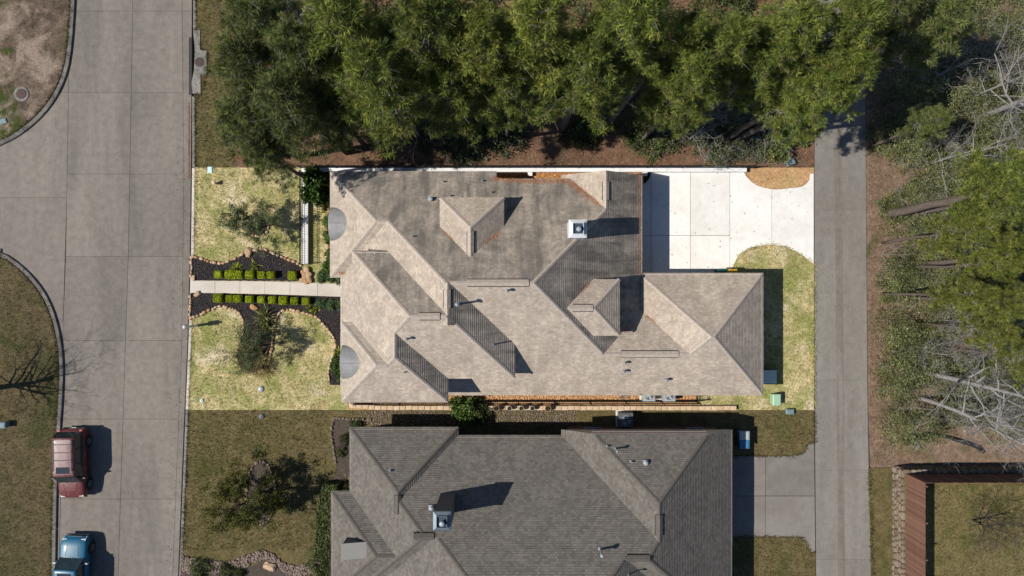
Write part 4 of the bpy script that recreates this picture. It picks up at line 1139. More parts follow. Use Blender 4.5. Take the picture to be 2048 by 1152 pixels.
def thicket(name, poly, n, rr_, hh, mat, label, zb=.08, per=26, ncl=55, size=.085, seed=5, gap=.9):
    rg = np.random.default_rng(seed); P = np.array(WP(poly, 1.0)); lo, hi = P.min(0), P.max(0); ctr = []
    tries = 0
    while len(ctr) < n and tries < 20000:
        tries += 1; q = rg.uniform(lo, hi)
        if inside(q[0], q[1], [tuple(a) for a in P]) and all((q[0]-c[0])**2+(q[1]-c[1])**2 > gap**2 for c in ctr): ctr.append(q)
    Vs = []
    for i, q in enumerate(ctr):
        P_, c, _ = shrub_pts(int(rg.integers(1e6)), ncl, per, 1, .15); r = rg.uniform(*rr_); h_ = rg.uniform(*hh)
        P_ = P_*[r, r, h_]+[q[0], q[1], zb]; V, F = leaves(P_, size, .7, .5, rg); Vs.append(V)
    V = np.vstack(Vs); F = np.arange(len(V)).reshape(-1, 4)
    return struct(tag(obj(name, np_mesh(name, V, F), mat), label, 'thicket'), 'stuff')
thicket('thicket', [(1785, 130), (1760, -60), (2250, -60), (2250, 930), (2090, 900), (1990, 860), (1900, 845), (1800, 880), (1790, 820), (1790, 760), (1774, 640), (1772, 520), (1785, 440), (1784, 330), (1775, 250)], 250, (.9, 1.6), (.6, 3.8), 'thicket_leaf', 'dense green thicket filling the wood right of the alley', seed=5, gap=.9, per=42, size=.056)
thicket('thicket', [(470, -60), (1620, -60), (1620, 215), (1480, 235), (1280, 200), (900, 220), (640, 290), (480, 260)], 70, (1.0, 1.8), (1.0, 3.0), 'shrub_leaf', 'shaded green undergrowth below the tall pines', seed=6, per=22, gap=1.6)

def twigs(name, poly, n, label, seed, hh=(1.2, 3.2), mat='bark_pale', zb=.05):
    rr = random.Random(seed); P = WP(poly, 1.5); xs_ = [p[0] for p in P]; ys_ = [p[1] for p in P]; m = MB(); c = 0
    while c < n:
        x, y = rr.uniform(min(xs_), max(xs_)), rr.uniform(min(ys_), max(ys_))
        if not inside(np.array(x), np.array(y), P): continue
        c += 1; h_ = rr.uniform(*hh)
        for k in range(rr.randint(2, 4)):
            d = Vector((rr.gauss(0, .5), rr.gauss(0, .5), 1)).normalized(); grow(m, Vector((x, y, zb)), d, h_*.55, .02, 2, rr, 3, 4, .02, None, .3)
    return struct(tag(m.build(name, mat), label, 'twigs'), 'stuff')
twigs('bare_twigs', [(1790, 160), (2080, 60), (2080, 880), (1800, 840), (1785, 500)], 110, 'pale bare twigs sticking out of the thicket right of the alley', 41)
twigs('bare_twigs', [(640, 180), (1600, 160), (1600, 300), (1300, 300), (1000, 250), (640, 300)], 60, 'grey bare twigs in the undergrowth below the pines', 42, mat='bark')
# bare trees ----------------------------------------------------------------
def bare_tree(bx, by, hgt, label, mat='bark_pale', seed=1, lean=(0, 0), r=.16, depth=4, kids=3, name='bare_tree', start=.3, z=.05, n_limb=9, ln=.34, tips=None, cat='bare tree', leaf=None, leaf_size=.05, leaf_n=0, leaf_sig=.12, crown_up=.5, curl=.25):
    """bx, by: trunk foot in the photo"""
    rr = random.Random(seed); p = W(bx, by, z); t = thing(name, label, cat, (p[0], p[1], z))
    tm = MB(); tm.smooth = True; pts = []; rad = []
    for i in range(9):
        f = i/8; pts.append((lean[0]*f*f+rr.uniform(-.05, .05)*hgt*.1*f, lean[1]*f*f+rr.uniform(-.05, .05)*hgt*.1*f, hgt*f)); rad.append(r*(1-.75*f))
    tm.tube(pts, rad, 8, False); tm.build('trunk', mat, t)
    bm_ = MB(); tp = []
    for k in range(n_limb):
        f = start+(1-start)*(k+rr.random())/n_limb; i = min(7, int(f*8)); q = Vector(pts[i]).lerp(Vector(pts[i+1]), f*8-i)
        az = k*2.4+rr.uniform(-.5, .5); d = Vector((math.cos(az), math.sin(az), crown_up+rr.uniform(-.2, .4))).normalized()
        grow(bm_, q, d, hgt*ln*rr.uniform(.7, 1.2)*(1.15-f*.6), max(rad[i]*.5, .012), depth-1, rr, 4, kids, .02, tp, curl)
    bm_.build('branches', mat, t)
    if leaf:
        T = np.array([tuple(a) for a, d in tp]); rg = np.random.default_rng(seed)
        P = np.repeat(T, leaf_n, 0)+rg.normal(size=(len(T)*leaf_n, 3))*leaf_sig; V, F = leaves(P, leaf_size, .4, .45, rg)
        obj('foliage', np_mesh('foliage', V, F), leaf, t)
    return t
bare_tree(1846, 744, 11, 'thick pale bare trunk leaning right, lower right wood, upper of two', seed=3, lean=(1, -.6), r=.2, ln=.28, depth=5, n_limb=14, curl=.35)
bare_tree(1840, 796, 10.5, 'pale bare trunk leaning right above the black tube, lower of two', seed=4, lean=(1, -1.8), r=.16, ln=.28, depth=5, n_limb=12)
bare_tree(1960, 235, 10, 'large pale bare tree with spreading limbs at the top right', seed=5, lean=(-1.0, .3), r=.2, ln=.40, start=.2, n_limb=11, depth=5)
bare_tree(1900, 320, 5.5, 'small pale bare tree by the thicket edge right of the alley', seed=6, r=.09, ln=.4, n_limb=8)
bare_tree(1930, 200, 6.5, 'pale bare tree with wide low branches left of the large one', seed=7, r=.1, ln=.46, start=.15, depth=5)
bare_tree(1895, 735, 4, 'small twiggy bare tree among the thicket below the two yellow-green pines', seed=8, r=.07, ln=.45, start=.2)
bare_tree(1970, 840, 5.5, 'bare tree with fine pale twigs near the bottom of the right wood', seed=9, r=.1, ln=.45, start=.2)
for i, (bx, by, hh, lb) in enumerate(((1850, 330, 5.5, 'pale bare tree at the thicket edge above the thick straight trunk'), (1990, 330, 7, 'tall pale bare tree behind the thick straight trunk'), (2010, 130, 8, 'pale bare tree in the top right corner'),
  (1850, 165, 5, 'small pale bare tree left of the spreading bare one at top right'), (1870, 640, 4.5, 'small bare tree below the two yellow-green pines'), (1960, 690, 6, 'pale bare tree right of the small one below the yellow-green pines'), (1905, 810, 4.5, 'small pale bare tree below the two leaning bare trunks'), (1830, 700, 3.5, 'low bare bush at the thicket edge above the leaning bare trunks'))):
    bare_tree(bx, by, hh, lb, seed=60+i, r=.075, ln=.42, start=.15, n_limb=9, depth=5, curl=.4)
bare_tree(640, 90, 8, 'pale twiggy bare tree between the dark pines and the green pines', seed=10, r=.12, ln=.34, start=.4, depth=5, curl=.4)
bare_tree(840, 285, 4.5, 'twiggy grey bush in the dark gap above the white wall', seed=11, r=.06, ln=.5, start=.15, mat='bark')
bare_tree(1375, 282, 4.2, 'pale bare bush between the leaning trunks above the driveway', seed=12, r=.07, ln=.5, start=.1, n_limb=12, depth=5, curl=.4)
bare_tree(1480, 200, 7.5, 'bluish-grey bare tree under the pines left of the alley end', seed=13, r=.11, ln=.4, start=.3, depth=5, curl=.4)
bare_tree(1520, 285, 2.8, 'low grey bare bush near the end of the white wall', seed=14, r=.05, ln=.5, start=.1, n_limb=10)
bare_tree(1715, 135, 5.5, 'bare tree at the end of the alley below the top-edge pines', seed=15, r=.09, ln=.45, start=.25)
bare_tree(-48, 782, 6.2, 'bare tree left of the frame whose branch shadow falls on the west lawn', seed=16, r=.26, ln=.5, start=.38, n_limb=18, mat='bark_dark', depth=5, curl=.3, crown_up=.9)
# trunks standing at the wood edge
for bx, by, hh, ln, r_, lb in ((1125, 256, 12.5, (.5, .6), .26, 'thick pine trunk leaning up out of the shrubs above the house'), (1217, 250, 13, (1.6, .9), .2, 'slender leaning pine trunk in the dark gap, left of two'), (1455, 277, 12, (1.5, .4), .16, 'leaning pine trunk above the driveway, right of the pale bush'), (1374, 240, 11, (1.4, .6), .15, 'thin leaning pine trunk behind the pale bare bush'), (1776, 427, 13, (.6, .2), .27, 'thick straight trunk lying across the thicket right of the alley'), (1842, 527, 12, (.5, .5), .16, 'thin trunk between the two yellow-green pines')):
    p = W(bx, by, .05); t = thing('pine_tree', lb, 'pine tree', (p[0], p[1], .05), 0, 'pine trees')
    m = MB(); m.smooth = True; m.tube([(ln[0]*f*f+R.uniform(-.05, .05)*(f > 0), ln[1]*f*f+R.uniform(-.05, .05)*(f > 0), hh*f) for f in np.linspace(0, 1, 9)], [r_*(1.15-.55*f) for f in np.linspace(0, 1, 9)], 10, False); m.build('trunk', 'bark', t)
    o = obj('crown', PV[R.randrange(5)][2], g, t)
    o.location = (ln[0], ln[1], hh-14.5); o.rotation_euler = (0, 0, R.uniform(0, 6)); o.scale = (.72, .72, 1)

# small trees in the yards
bare_tree(520, 455, 2.6, 'sparse grey-green small tree in the stone ring of the upper front lawn', seed=21, lean=(-.3, .1), r=.06, depth=4, ln=.42, start=.12, n_limb=14, name='small_tree', cat='small tree', mat='bark_dark', leaf='myrtle_leaf', leaf_n=18, leaf_size=.05, leaf_sig=.08, crown_up=.35)
bare_tree(530, 690, 2.7, 'bushy grey-green small tree in the lobe of the lower mulch bed', seed=22, lean=(-.35, 0), r=.06, depth=4, ln=.40, start=.12, n_limb=14, name='small_tree', cat='small tree', mat='bark_dark', leaf='myrtle_leaf', leaf_n=11, leaf_size=.05, leaf_sig=.085, crown_up=.4)
bare_tree(518, 985, 3.1, 'spreading olive-leaved tree in the neighbouring front lawn', seed=23, lean=(-.35, -.1), r=.10, depth=4, ln=.52, start=.15, n_limb=24, name='small_tree', cat='small tree', mat='bark_dark', leaf='olive_leaf', leaf_n=18, leaf_size=.06, leaf_sig=.09, crown_up=.35)
bare_tree(1945, 1040, 2.8, 'dark twiggy small tree in the fenced yard at bottom right', seed=24, lean=(.1, .2), r=.07, depth=5, ln=.5, start=.1, n_limb=20, name='small_tree', cat='small tree', mat='bark_dark', z=YZ, crown_up=.3)

# boxwood balls along the walkway --------------------------------------------
def box_variant(seed):
    rg = np.random.default_rng(seed); n = 1500; P = rg.uniform(-1, 1, (n, 3)); k = rg.integers(0, 3, n); s = np.sign(rg.uniform(-1, 1, n))
    for i in range(3): P[k == i, i] = s[k == i]
    r = np.linalg.norm(P, axis=1, keepdims=True); P = P*np.minimum(1, 1.5/r)+rg.normal(size=P.shape)*.045
    P[:, 2] = (P[:, 2]+1)/2; P = P[P[:, 2] > .02]; V, F = leaves(P, .15, 1.8, .7, rg)
    me = np_mesh('foliage', V, F); me.materials.append(MATS['boxwood'])
    c = MB(); c.frustum((-.78, .78, -.78, .78), (-.7, .7, -.7, .7), .05, .88); cm = c.mesh('core'); cm.materials.append(MATS['boxwood']); return me, cm
BV = [box_variant(s) for s in range(4)]
def boxwood(cx, cy, label, group, r=.235, hgt=.48):
    p = W(cx, cy, .4); t = thing('boxwood', label, 'boxwood', (p[0], p[1], .14), R.choice((0, 1.57, 3.14)), group); v = R.choice(BV); s = r*R.uniform(.86, 1.14)
    for nm, me in zip(('foliage', 'twig_core'), v):
        o = obj(nm, me, None, t); o.scale = (s, s, hgt*R.uniform(.92, 1.08))
for i, x in enumerate((437, 459.5, 477, 500, 524, 542.5, 585)):
    boxwood(x, 549+(x-437)*.012, f'{ordinal(i)} clipped boxwood from the road in the row above the walkway', 'boxwoods above the walkway')
for i, x in enumerate((437, 460.5, 476, 499.5, 523, 545, 567, 589, 611.5)):
    boxwood(x, 596.5+(x-437)*.035, f'{ordinal(i)} clipped boxwood from the road in the row below the walkway', 'boxwoods below the walkway')
def clump_bed(pts, r, hgt, mat, name, labels, cat='shrub', size=.06, group=None):
    for (x, y), lb in zip(pts, labels): shrub(x, y, r, hgt, lb, mat, cat, group, name, .12, None, size)
clump_bed([(645, 553), (664, 553), (681, 557)], .42, .5, 'juniper', 'low_juniper', ['low green juniper above the walkway, farthest from the door', 'low green juniper above the walkway, middle of three', 'low green juniper above the walkway, nearest the door'], size=.05, group='junipers above the walkway')
clump_bed([(641, 607), (661, 608), (680, 609)], .40, .5, 'juniper', 'low_juniper', ['low green juniper below the walkway, farthest from the door', 'low green juniper below the walkway, middle of three', 'low green juniper below the walkway, nearest the door'], size=.05, group='junipers below the walkway')
clump_bed([(660, 440), (660, 475), (661, 510), (657, 535)], .5, .7, 'lot_shrub', 'foundation_shrub', ['green shrub along the house front under the upper arched bay roof, topmost', 'green shrub along the house front just below the topmost one', 'green shrub along the house front above the junipers', 'green shrub at the house front nearest the junipers'], size=.06, group='shrubs along the house front')
shrub(630, 372, 1.05, 2.9, 'glossy dark green magnolia at the house corner by the white wall', 'magnolia', 'magnolia tree', None, 'magnolia', .1, 1, .13)
shrub(647, 385, .8, 2.3, 'glossy bush beside the magnolia against the house corner', 'magnolia', 'shrub', None, 'shrub', .1, 2, .12)
shrub(622, 348, .7, 2.2, 'dark glossy bush behind the magnolia at the end of the white wall', 'magnolia', 'shrub', None, 'shrub', .1, 0, .12)
clump_bed([(677, 720), (682, 748), (676, 735)], .5, .9, 'lot_shrub', 'foundation_shrub', ['green shrub below the lower arched bay roof, nearest the walkway', 'green shrub at the lower front corner of the house', 'green shrub between the two others at the lower front corner'], size=.065)
shrub(930, 822, 1.0, 1.9, 'grey-green bush over the tan block wall left of the potted plants', 'lot_shrub', seed=1); shrub(958, 828, .8, 1.5, 'grey-green bush next to the row of potted plants', 'shrub_leaf', seed=2)
# neighbour's planting
for x, y, r_, h_, lb in ((712, 850, .5, .7, 'bright green shrub at the neighbouring house corner'), (690, 880, .5, .8, 'olive shrub in the stone-edged bed by the neighbouring house'), (682, 905, .4, .6, 'small olive shrub under the stone-edged bed'), (690, 975, .45, .7, 'green shrub above the clipped dark hedge'), (397, 1138, .75, .9, 'dark round shrub in the cobble bed nearest the road'), (452, 1145, .6, .8, 'bright green shrub in the cobble bed beside the dark one'), (475, 1148, .5, .7, 'small dark shrub in the cobble bed left of the boulder'), (640, 1140, .9, 1.0, 'dark green shrub below the hedge by the neighbouring house'), (665, 1128, .6, .9, 'dark green shrub wedged between hedge and neighbouring house wall')):
    shrub(x, y, r_, h_, lb, 'shrub_leaf')
hd = thing('hedge', 'long clipped dark hedge along the neighbouring house front', 'hedge')
rg = np.random.default_rng(77); n = 9000; t_ = rg.uniform(0, 1, n); cxs = np.interp(t_, [0, .3, 1], [662, 650, 645]); cys = 968+t_*150
half = .52; u = rg.uniform(-1, 1, n); zz = rg.uniform(.1, .95, n); sd = rg.random(n)
zz = np.where(sd < .6, .95+rg.normal(size=n)*.04, zz); u = np.where(sd >= .6, np.sign(u)*(1+rg.normal(size=n)*.06), u)
P = np.stack([(cxs-1024)*.0345+u*half, (576-cys)*.0345, zz], 1); V, F = leaves(P, .07, .6, .6, rg); obj('foliage', np_mesh('foliage', V, F), 'shrub_leaf', hd)
m = MB(); L = [((np.interp(a, [0, .3, 1], [662, 650, 645])-1024)*.0345, (576-968-a*150)*.0345) for a in np.linspace(.01, .99, 9)]
m.prism(offset_line(L, .42)+offset_line(L, -.42)[::-1], .05, .85); m.build('twig_core', 'shrub_leaf', hd)
bare_tree(690, 888, 1.6, 'bare twiggy bush beside the neighbouring house corner', seed=31, r=.03, ln=.7, start=.05, depth=3, n_limb=10, mat='bark')
# yucca and ornamental grass
def blade_clump(cx, cy, n, L, w, mat, label, name, z=.14, cat='plant', up=.5, rad=.12):
    p = W(cx, cy, .3); rg = np.random.default_rng(int(cx)); P = rg.normal(size=(n, 3))*[rad, rad, .02]; P[:, 2] = np.abs(P[:, 2])
    D = unit(P*[1, 1, 0]+rg.normal(size=P.shape)*.3); V, F = needles(P, D, 1, L, w, .35, up, rg)
    t = thing(name, label, cat, (p[0], p[1], z)); obj('blades', np_mesh('blades', V, F), mat, t)
    m = MB(); m.lathe([(.08, 0), (.06, .2), (.03, .3)], 8); m.build('stem', 'bark', t); return t
blade_clump(528, 634, 130, .95, .07, 'yucca_leaf', 'spiky pale yucca in the lower mulch bed', 'yucca')
blade_clump(531, 655, 110, .8, .06, 'yucca_leaf', 'spiky yucca partly under the small tree in the mulch bed', 'yucca')
for x, y, lb in ((495, 728, 'straw-coloured grass clump at the left tip of the mulch lobe'), (512, 722, 'straw-coloured grass clump in the middle of the mulch lobe'), (524, 735, 'straw-coloured grass clump at the right tip of the mulch lobe'), (500, 700, 'straw-coloured grass clump under the small tree, uppermost in the mulch lobe')):
    blade_clump(x, y, 520, .75, .03, 'fescue', lb, 'ornamental_grass', rad=.22, up=.35)
for x, y, lb in ((648, 420, 'yellow-green spiky plant by the upper house bed'), (651, 445, 'yellow-green spiky plant beside the stone edging of the house bed'), (676, 705, 'yellow-green spiky plant above the lower arched bay roof'), (618, 617, 'small green tuft below the end of the boxwood row'), (629, 620, 'second small green tuft below the junipers'), (471, 538, 'small weed above the second boxwood pair'), (508, 534, 'small weed above the fourth boxwood')):
    blade_clump(x, y, 60, .45 if y < 600 or y > 690 else .25, .04, 'boxwood', lb, 'spiky_plant')
blade_clump(692, 965, 70, .6, .05, 'fescue', 'dry spiky plant above the clipped hedge', 'spiky_plant')

# grass tufts ----------------------------------------------------------------
def grass(name, poly, dens, mat, label, z=.1, holes=(), L=.12, w=.024):
    P = np.array(WP(poly, z)); lo, hi = P.min(0), P.max(0); n = int(dens*(hi-lo).prod()); q = NP.uniform(lo, hi, (n, 2))
    k = inside(q[:, 0], q[:, 1], [tuple(a) for a in P])
    for h_ in holes: k &= ~inside(q[:, 0], q[:, 1], WP(h_, z))
    q = q[k]; P3 = np.column_stack([q, np.full(len(q), z)]); V, F = needles(P3, np.tile([0, 0, 1.], (len(q), 1)), 3, L, w, .9, .4)
    return struct(tag(obj(name, np_mesh(name, V, F), mat), label, 'grass'), 'stuff')
wk = [(383, 560), (697, 566), (697, 596), (383, 587)]
grass('grass', [(391, 335), (660, 335), (660, 820), (377, 820), (384, 680), (388, 500)], 60, 'grass_lot', 'straw-green grass of the front lawn', holes=[up_bed, low_bed, wk])
grass('grass', drv_low+[(1628, 820), (1400, 820), (1400, 784), (1521.5, 784), (1521.5, 552)], 60, 'grass_lot', 'straw-green grass behind the garage')
grass('grass', [(377, 821), (660, 821), (640, 1100), (365, 1100)], 60, 'grass_dark', 'olive grass of the neighbouring front lawn', holes=[nring, cob, hedge_bed])
grass('grass', [(392, -50), (475, -50), (475, 334), (391, 334), (391, 190)], 60, 'grass_dark', 'olive grass of the road verge beside the pines')
grass('grass', [(x-10, y+6) for x, y in k2]+[(-100, 1200), (-100, 520)], 40, 'grass_dark', 'brown-olive grass of the west lawn')
grass('grass', [(1870, 965), (2100, 965), (2100, 1200), (1870, 1200)], 40, 'grass_dark', 'olive grass of the fenced yard', YZ)
grass('grass', [(1500, 822), (1628, 822), (1628, 884), (1600, 905), (1500, 908)], 50, 'grass_dark', 'olive grass above the neighbouring driveway')
grass('grass', [(1480, 1078), (1600, 1080), (1626, 1108), (1626, 1200), (1480, 1200)], 50, 'grass_dark', 'olive grass below the neighbouring driveway')

# ragged grass along hard edges, fallen leaves on paving and bare ground
def edge_grass(name, lines, mat, label, z=.1, per=26, sig=.07):
    Q = []
    for ln in lines:
        P = np.array(WP(ln, z)); 
        for a, b in zip(P, P[1:]):
            k = max(1, int(np.linalg.norm(b-a)*per)); t = NP.random((k, 1)); Q.append(a*(1-t)+b*t+NP.normal(size=(k, 2))*sig)
    Q = np.vstack(Q); P3 = np.column_stack([Q, np.full(len(Q), z)]); V, F = needles(P3, np.tile([0, 0, .4], (len(Q), 1)), 5, .15, .026, .9, .3)
    return struct(tag(obj(name, np_mesh(name, V, F), mat), label, 'grass'), 'stuff')
edge_grass('edge_grass', [drv_low, [(1628, 530), (1628, 818)], [(391, 336), (388, 500), (388, 512)], [(383, 640), (377, 818)], up_edge, low_edge, [(618, 346), (618, 528)], [(601, 346), (601, 528)]], 'grass_lot', 'ragged straw-green grass along the edges of the front and back lawns')
edge_grass('edge_grass', [[(x-10, y+3) for x, y in k2 if y > 500 and x > -80], [(377, 822), (370, 1000), (363, 1110)], [(392, -20), (392, 60), (403, 100), (415, 105), (415, 146), (403, 190), (391, 190), (391, 333)], nd_top, nd_low, [(1629, 822), (1629, 884)], [(1738, 940), (1746, 1150)], nring, [(x-9, y-6) for x, y in k1 if x > -60]], 'grass_dark', 'ragged olive grass along kerbs and paving edges', sig=.06)
def fallen(name, poly, n, mat, label, z, size=.06):
    P = np.array(WP(poly, z)); lo, hi = P.min(0), P.max(0); q = NP.uniform(lo, hi, (n*2, 2)); q = q[inside(q[:, 0], q[:, 1], [tuple(a) for a in P])][:n]
    V, F = leaves(np.column_stack([q, np.full(len(q), z+.02)]), size, 4, .45); V[:, 2] = np.maximum(V[:, 2], z+.004)
    return struct(tag(obj(name, np_mesh(name, V, F), mat), label, 'fallen leaves'), 'stuff')
islandrock('dead_leaf', [(.06, .04, .03), (.16, .1, .06), (.09, .06, .045), (.22, .15, .1)])
fallen('fallen_leaves', [(1290, 345), (1480, 345), (1620, 390), (1620, 500), (1480, 500), (1460, 548), (1290, 548)], 50, 'dead_leaf', 'dark fallen leaves on the white driveway', .11, .055)
fallen('fallen_leaves', [(1737, 20), (1790, 20), (1790, 930), (1740, 930)], 3500, 'dead_leaf', 'dead leaves on the dirt strip beside the alley', .07, .07)
fallen('fallen_leaves', [(700, 240), (1620, 240), (1620, 333), (700, 333)], 5000, 'dead_leaf', 'dead leaves and needles on the wood floor above the white wall', .115, .07)
fallen('fallen_leaves', [(1635, 10), (1725, 10), (1738, 1150), (1640, 1150)], 260, 'dead_leaf', 'scattered dead leaves on the alley', .05, .045)
fallen('fallen_leaves', [(355, 200), (382, 200), (380, 500), (368, 800), (352, 1150), (330, 1150)], 240, 'dead_leaf', 'scattered dead leaves in the road gutter', .0, .045)
# pine needles gathered in the roof valleys -----------------------------------
def debris(line, n, width, mat='needle_litter'):
    pts = np.array(line, float); seg = NP.integers(0, len(pts)-1, n); t = NP.random(n)[:, None]
    q = pts[seg]*(1-t)+pts[seg+1]*t+NP.normal(size=(n, 2))*width
    P = []
    for x, y in q:
        h_ = rf.hit(x, y)
        if h_.z > 2: P.append((h_.x, h_.y, h_.z+.015))
    P = np.array(P); V, F = needles(P, np.tile([0, 0, .0], (len(P), 1)), 2, .17, .018, 1, 0)
    V[:, 2] = np.repeat(P[:, 2], 8)+(V[:, 2]-np.repeat(P[:, 2], 8))*.15+.01
    return V
vs_ = [debris([(985, 359), (1060, 364), (1136, 363)], 800, 2.6), debris([(1138, 364), (1165, 385), (1196, 408)], 520, 3.4), debris([(888, 464), (908, 481)], 70, 1.6), debris([(968, 489), (1000, 466)], 150, 1.8),
       debris([(1245, 664), (1268, 650)], 110, 2), debris([(1290, 632), (1312, 645)], 90, 2), debris([(1160, 590), (1178, 568)], 70, 1.2), debris([(676, 545), (692, 545)], 60, 1.2), debris([(1278, 345), (1278, 550)], 300, .8)]
V = np.vstack(vs_); struct(tag(obj('pine_needle_litter', np_mesh('pine_needle_litter', V, np.arange(len(V)).reshape(-1, 4)), 'needle_litter'), 'orange fallen pine needles gathered in the roof valleys', 'needle litter'), 'stuff')

# ------------------------------------------------------------------ vehicles
def car(name, label, cx, cy, rz, L, Wd, Ht, body_mat, roof_mat, hood=1.15, trunk=.12, rails=True, sunroof=True, mirrors=True, hoodz=1.02):
    t = thing(name, label, 'car', (cx, cy, .0), rz)
    hw = Wd/2; yF, yB = L/2, -L/2; belt = hoodz; zb = .28
    st = []   # y, half width scale, top z
    for y, ws, zt in ((yF, .74, .62), (yF-.05, .86, .78), (yF-.22, .95, .9), (yF-.6, .99, belt-.04), (yF-hood, 1, belt+.02), (0, 1, belt+.02), (yB+.5, 1, belt), (yB+.12, .96, belt-.03), (yB+.02, .88, belt-.1), (yB, .84, .7)):
        st.append((y, hw*ws, zt))
    m = MB(); m.smooth = True; rings = []
    for y, w, zt in st:
        half = [(w*.86, zb), (w, zb+.14), (w, (zb+zt)/2+.03), (w*.985, zt-.16), (w*.93, zt-.05), (w*.8, zt), (w*.4, zt+.025), (0, zt+.032)]
        rings.append([(x, y, z) for x, z in half]+[(-x, y, z) for x, z in half[-2::-1]])
    k = len(rings[0]); b = 0
    for r in rings: m.v += r
    for i in range(len(rings)-1):
        for j in range(k-1):
            m.f.append([i*k+j, i*k+j+1, (i+1)*k+j+1, (i+1)*k+j]); m.uv.append(None); m.mi.append(0)
        m.f.append([i*k+k-1, i*k, (i+1)*k, (i+1)*k+k-1]); m.uv.append(None); m.mi.append(0)
    m.f.append(list(range(k))); m.uv.append(None); m.mi.append(0); m.f.append([(len(rings)-1)*k+j for j in range(k)][::-1]); m.uv.append(None); m.mi.append(0)
    body = m.build('body', body_mat, t)
    # greenhouse
    yw0, yw1 = yF-hood+.02, yF-hood-.62; yr0, yr1 = yB+trunk+.32, yB+trunk
    wb, wt = hw*.92, hw*.79; zt = Ht-.04
    lo = [(wb*.95, yw0), (wb, yw0-.4), (wb, yr1+.2), (wb*.93, yr1)]; hi = [(wt*.94, yw1), (wt, yw1-.2), (wt, yr0+.1), (wt*.93, yr0)]
    lo = lo+[(-x, y) for x, y in lo[::-1]]; hi = hi+[(-x, y) for x, y in hi[::-1]]; n = 8
    m = MB(); m.v = [(x, y, belt) for x, y in lo]+[(x, y, zt) for x, y in hi]
    for i in range(n):
        j = (i+1) % n; m.f.append([i, j, n+j, n+i][::-1]); m.uv.append(None); m.mi.append(0)
    m.f.append([n+i for i in range(n)]); m.uv.append(None); m.mi.append(0); m.build('windows', 'glass', t)
    # roof panel with rounded edge
    m = MB(); m.smooth = True; rr_ = []
    for sc, z in ((1.03, zt-.06), (1.035, zt-.02), (.97, zt+.025), (.8, zt+.045), (.3, zt+.055)):
        ym = (yw1+yr0)/2; rr_.append([(x*sc, ym+(y-ym)*(.4+.6*sc+.02), z) for x, y in hi])
    for q in rr_: m.v += q
    for i in range(4):
        for j in range(n):
            j2 = (j+1) % n; m.f.append([i*n+j, (i+1)*n+j, (i+1)*n+j2, i*n+j2]); m.uv.append(None); m.mi.append(0)
    m.f.append([4*n+j for j in range(n)][::-1]); m.uv.append(None); m.mi.append(0)
    rp = m.build('roof_panel', roof_mat, t)
    def L3(a, b, f): return tuple(a[i]+(b[i]-a[i])*f for i in range(3))
    for s in (1, -1):
        for f in (0, .36, .7, 1):
            y0 = yw0-.06+(yr1+.06-yw0)*f; y1 = yw1+(yr0-yw1)*f
            m = MB(); m.tube([(s*(wb*(.96 if f in (0, 1) else 1.0)), y0, belt-.02), (s*wt*(.96 if f in (0, 1) else 1.0), y1, zt)], .035, 4); m.build('pillar', body_mat if f in (0, 1) else 'trim_black', t)
        m = MB(); m.box(s*hw*.999-.012, s*hw*.999+.012, yB+.5, yF-.6, .5, .58); m.build('side_trim', 'trim_black', t)
        for yy in (.25, -.75):
            m = MB(); m.box(*sorted((s*hw*.985, s*(hw*.985+.03))), yy, yy+.18, .82, .86); m.build('door_handle', 'chrome', t)
        m = MB(); m.frustum((s*hw*.66-.17, s*hw*.66+.17, yF-.28, yF-.02), (s*hw*.68-.15, s*hw*.68+.15, yF-.4, yF-.14), .66, .88); m.build('headlight', 'lamp_glass', t)
        m = MB(); m.box(*sorted((s*hw*.72, s*hw*.93)), yB-.0, yB+.1, .72, 1.0); m.build('tail_light', 'tail_red', t)
        if mirrors:
            m = MB(); x0, x1 = sorted((s*(hw+.02), s*(hw+.24))); m.frustum((x0, x1, yw0-.42, yw0-.28), (x0+.02, x1-.02, yw0-.40, yw0-.31), belt+.02, belt+.2)
            m.box(*sorted((s*hw*.9, s*(hw+.04))), yw0-.38, yw0-.32, belt+.02, belt+.07); m.build('mirror', 'trim_black' if body_mat == 'paint_red' else 'chrome', t)
        if rails:
            m = MB(); m.tube([(s*wt*.86, yw1-.35, zt+.03), (s*wt*.86, yw1-.42, zt+.1), (s*wt*.86, yr0+.12, zt+.1), (s*wt*.86, yr0+.05, zt+.03)], .022, 5); m.build('roof_rail', 'trim_black', t)
        for yy in (yF-.88, yB+.92):
            m = MB(); w = thing('w', 'x', 'x') if False else None
            def wheel_part(prof, nm, mt, par):
                mm = MB(); mm.smooth = False; mm.lathe(prof, 24); o = mm.build(nm, mt, par); return o
            o = wheel_part([(.2, -.11), (.33, -.11), (.36, -.07), (.36, .07), (.33, .11), (.22, .11)], 'wheel', 'rubber', t); o.location = (s*(hw-.08), yy, .36); o.rotation_euler = (0, s*math.pi/2, 0)
            mm = MB(); mm.lathe([(.215, .06), (.235, .118), (.2, .118), (.17, .09), (.03, .1), (.03, .122), (.001, .122)], 20)
            for q in range(5):
                a = q*2*math.pi/5; d = Vector((math.cos(a), math.sin(a), 0)); e = Vector((-d.y, d.x, 0))
                mm.face([tuple(d*.03+e*.03+Vector((0, 0, .125))), tuple(d*.03-e*.03+Vector((0, 0, .125))), tuple(d*.21-e*.035+Vector((0, 0, .121))), tuple(d*.21+e*.035+Vector((0, 0, .121)))][::-1])
            mm.build('rim', 'rim', o)
            mm = MB(); mm.lathe([(.43, -.06), (.43, .088), (.36, .088), (.36, -.06)], 20); a_ = mm.build('wheel_arch', 'trim_black', t); a_.location = (s*(hw-.075), yy, .40); a_.rotation_euler = (0, s*math.pi/2, 0)
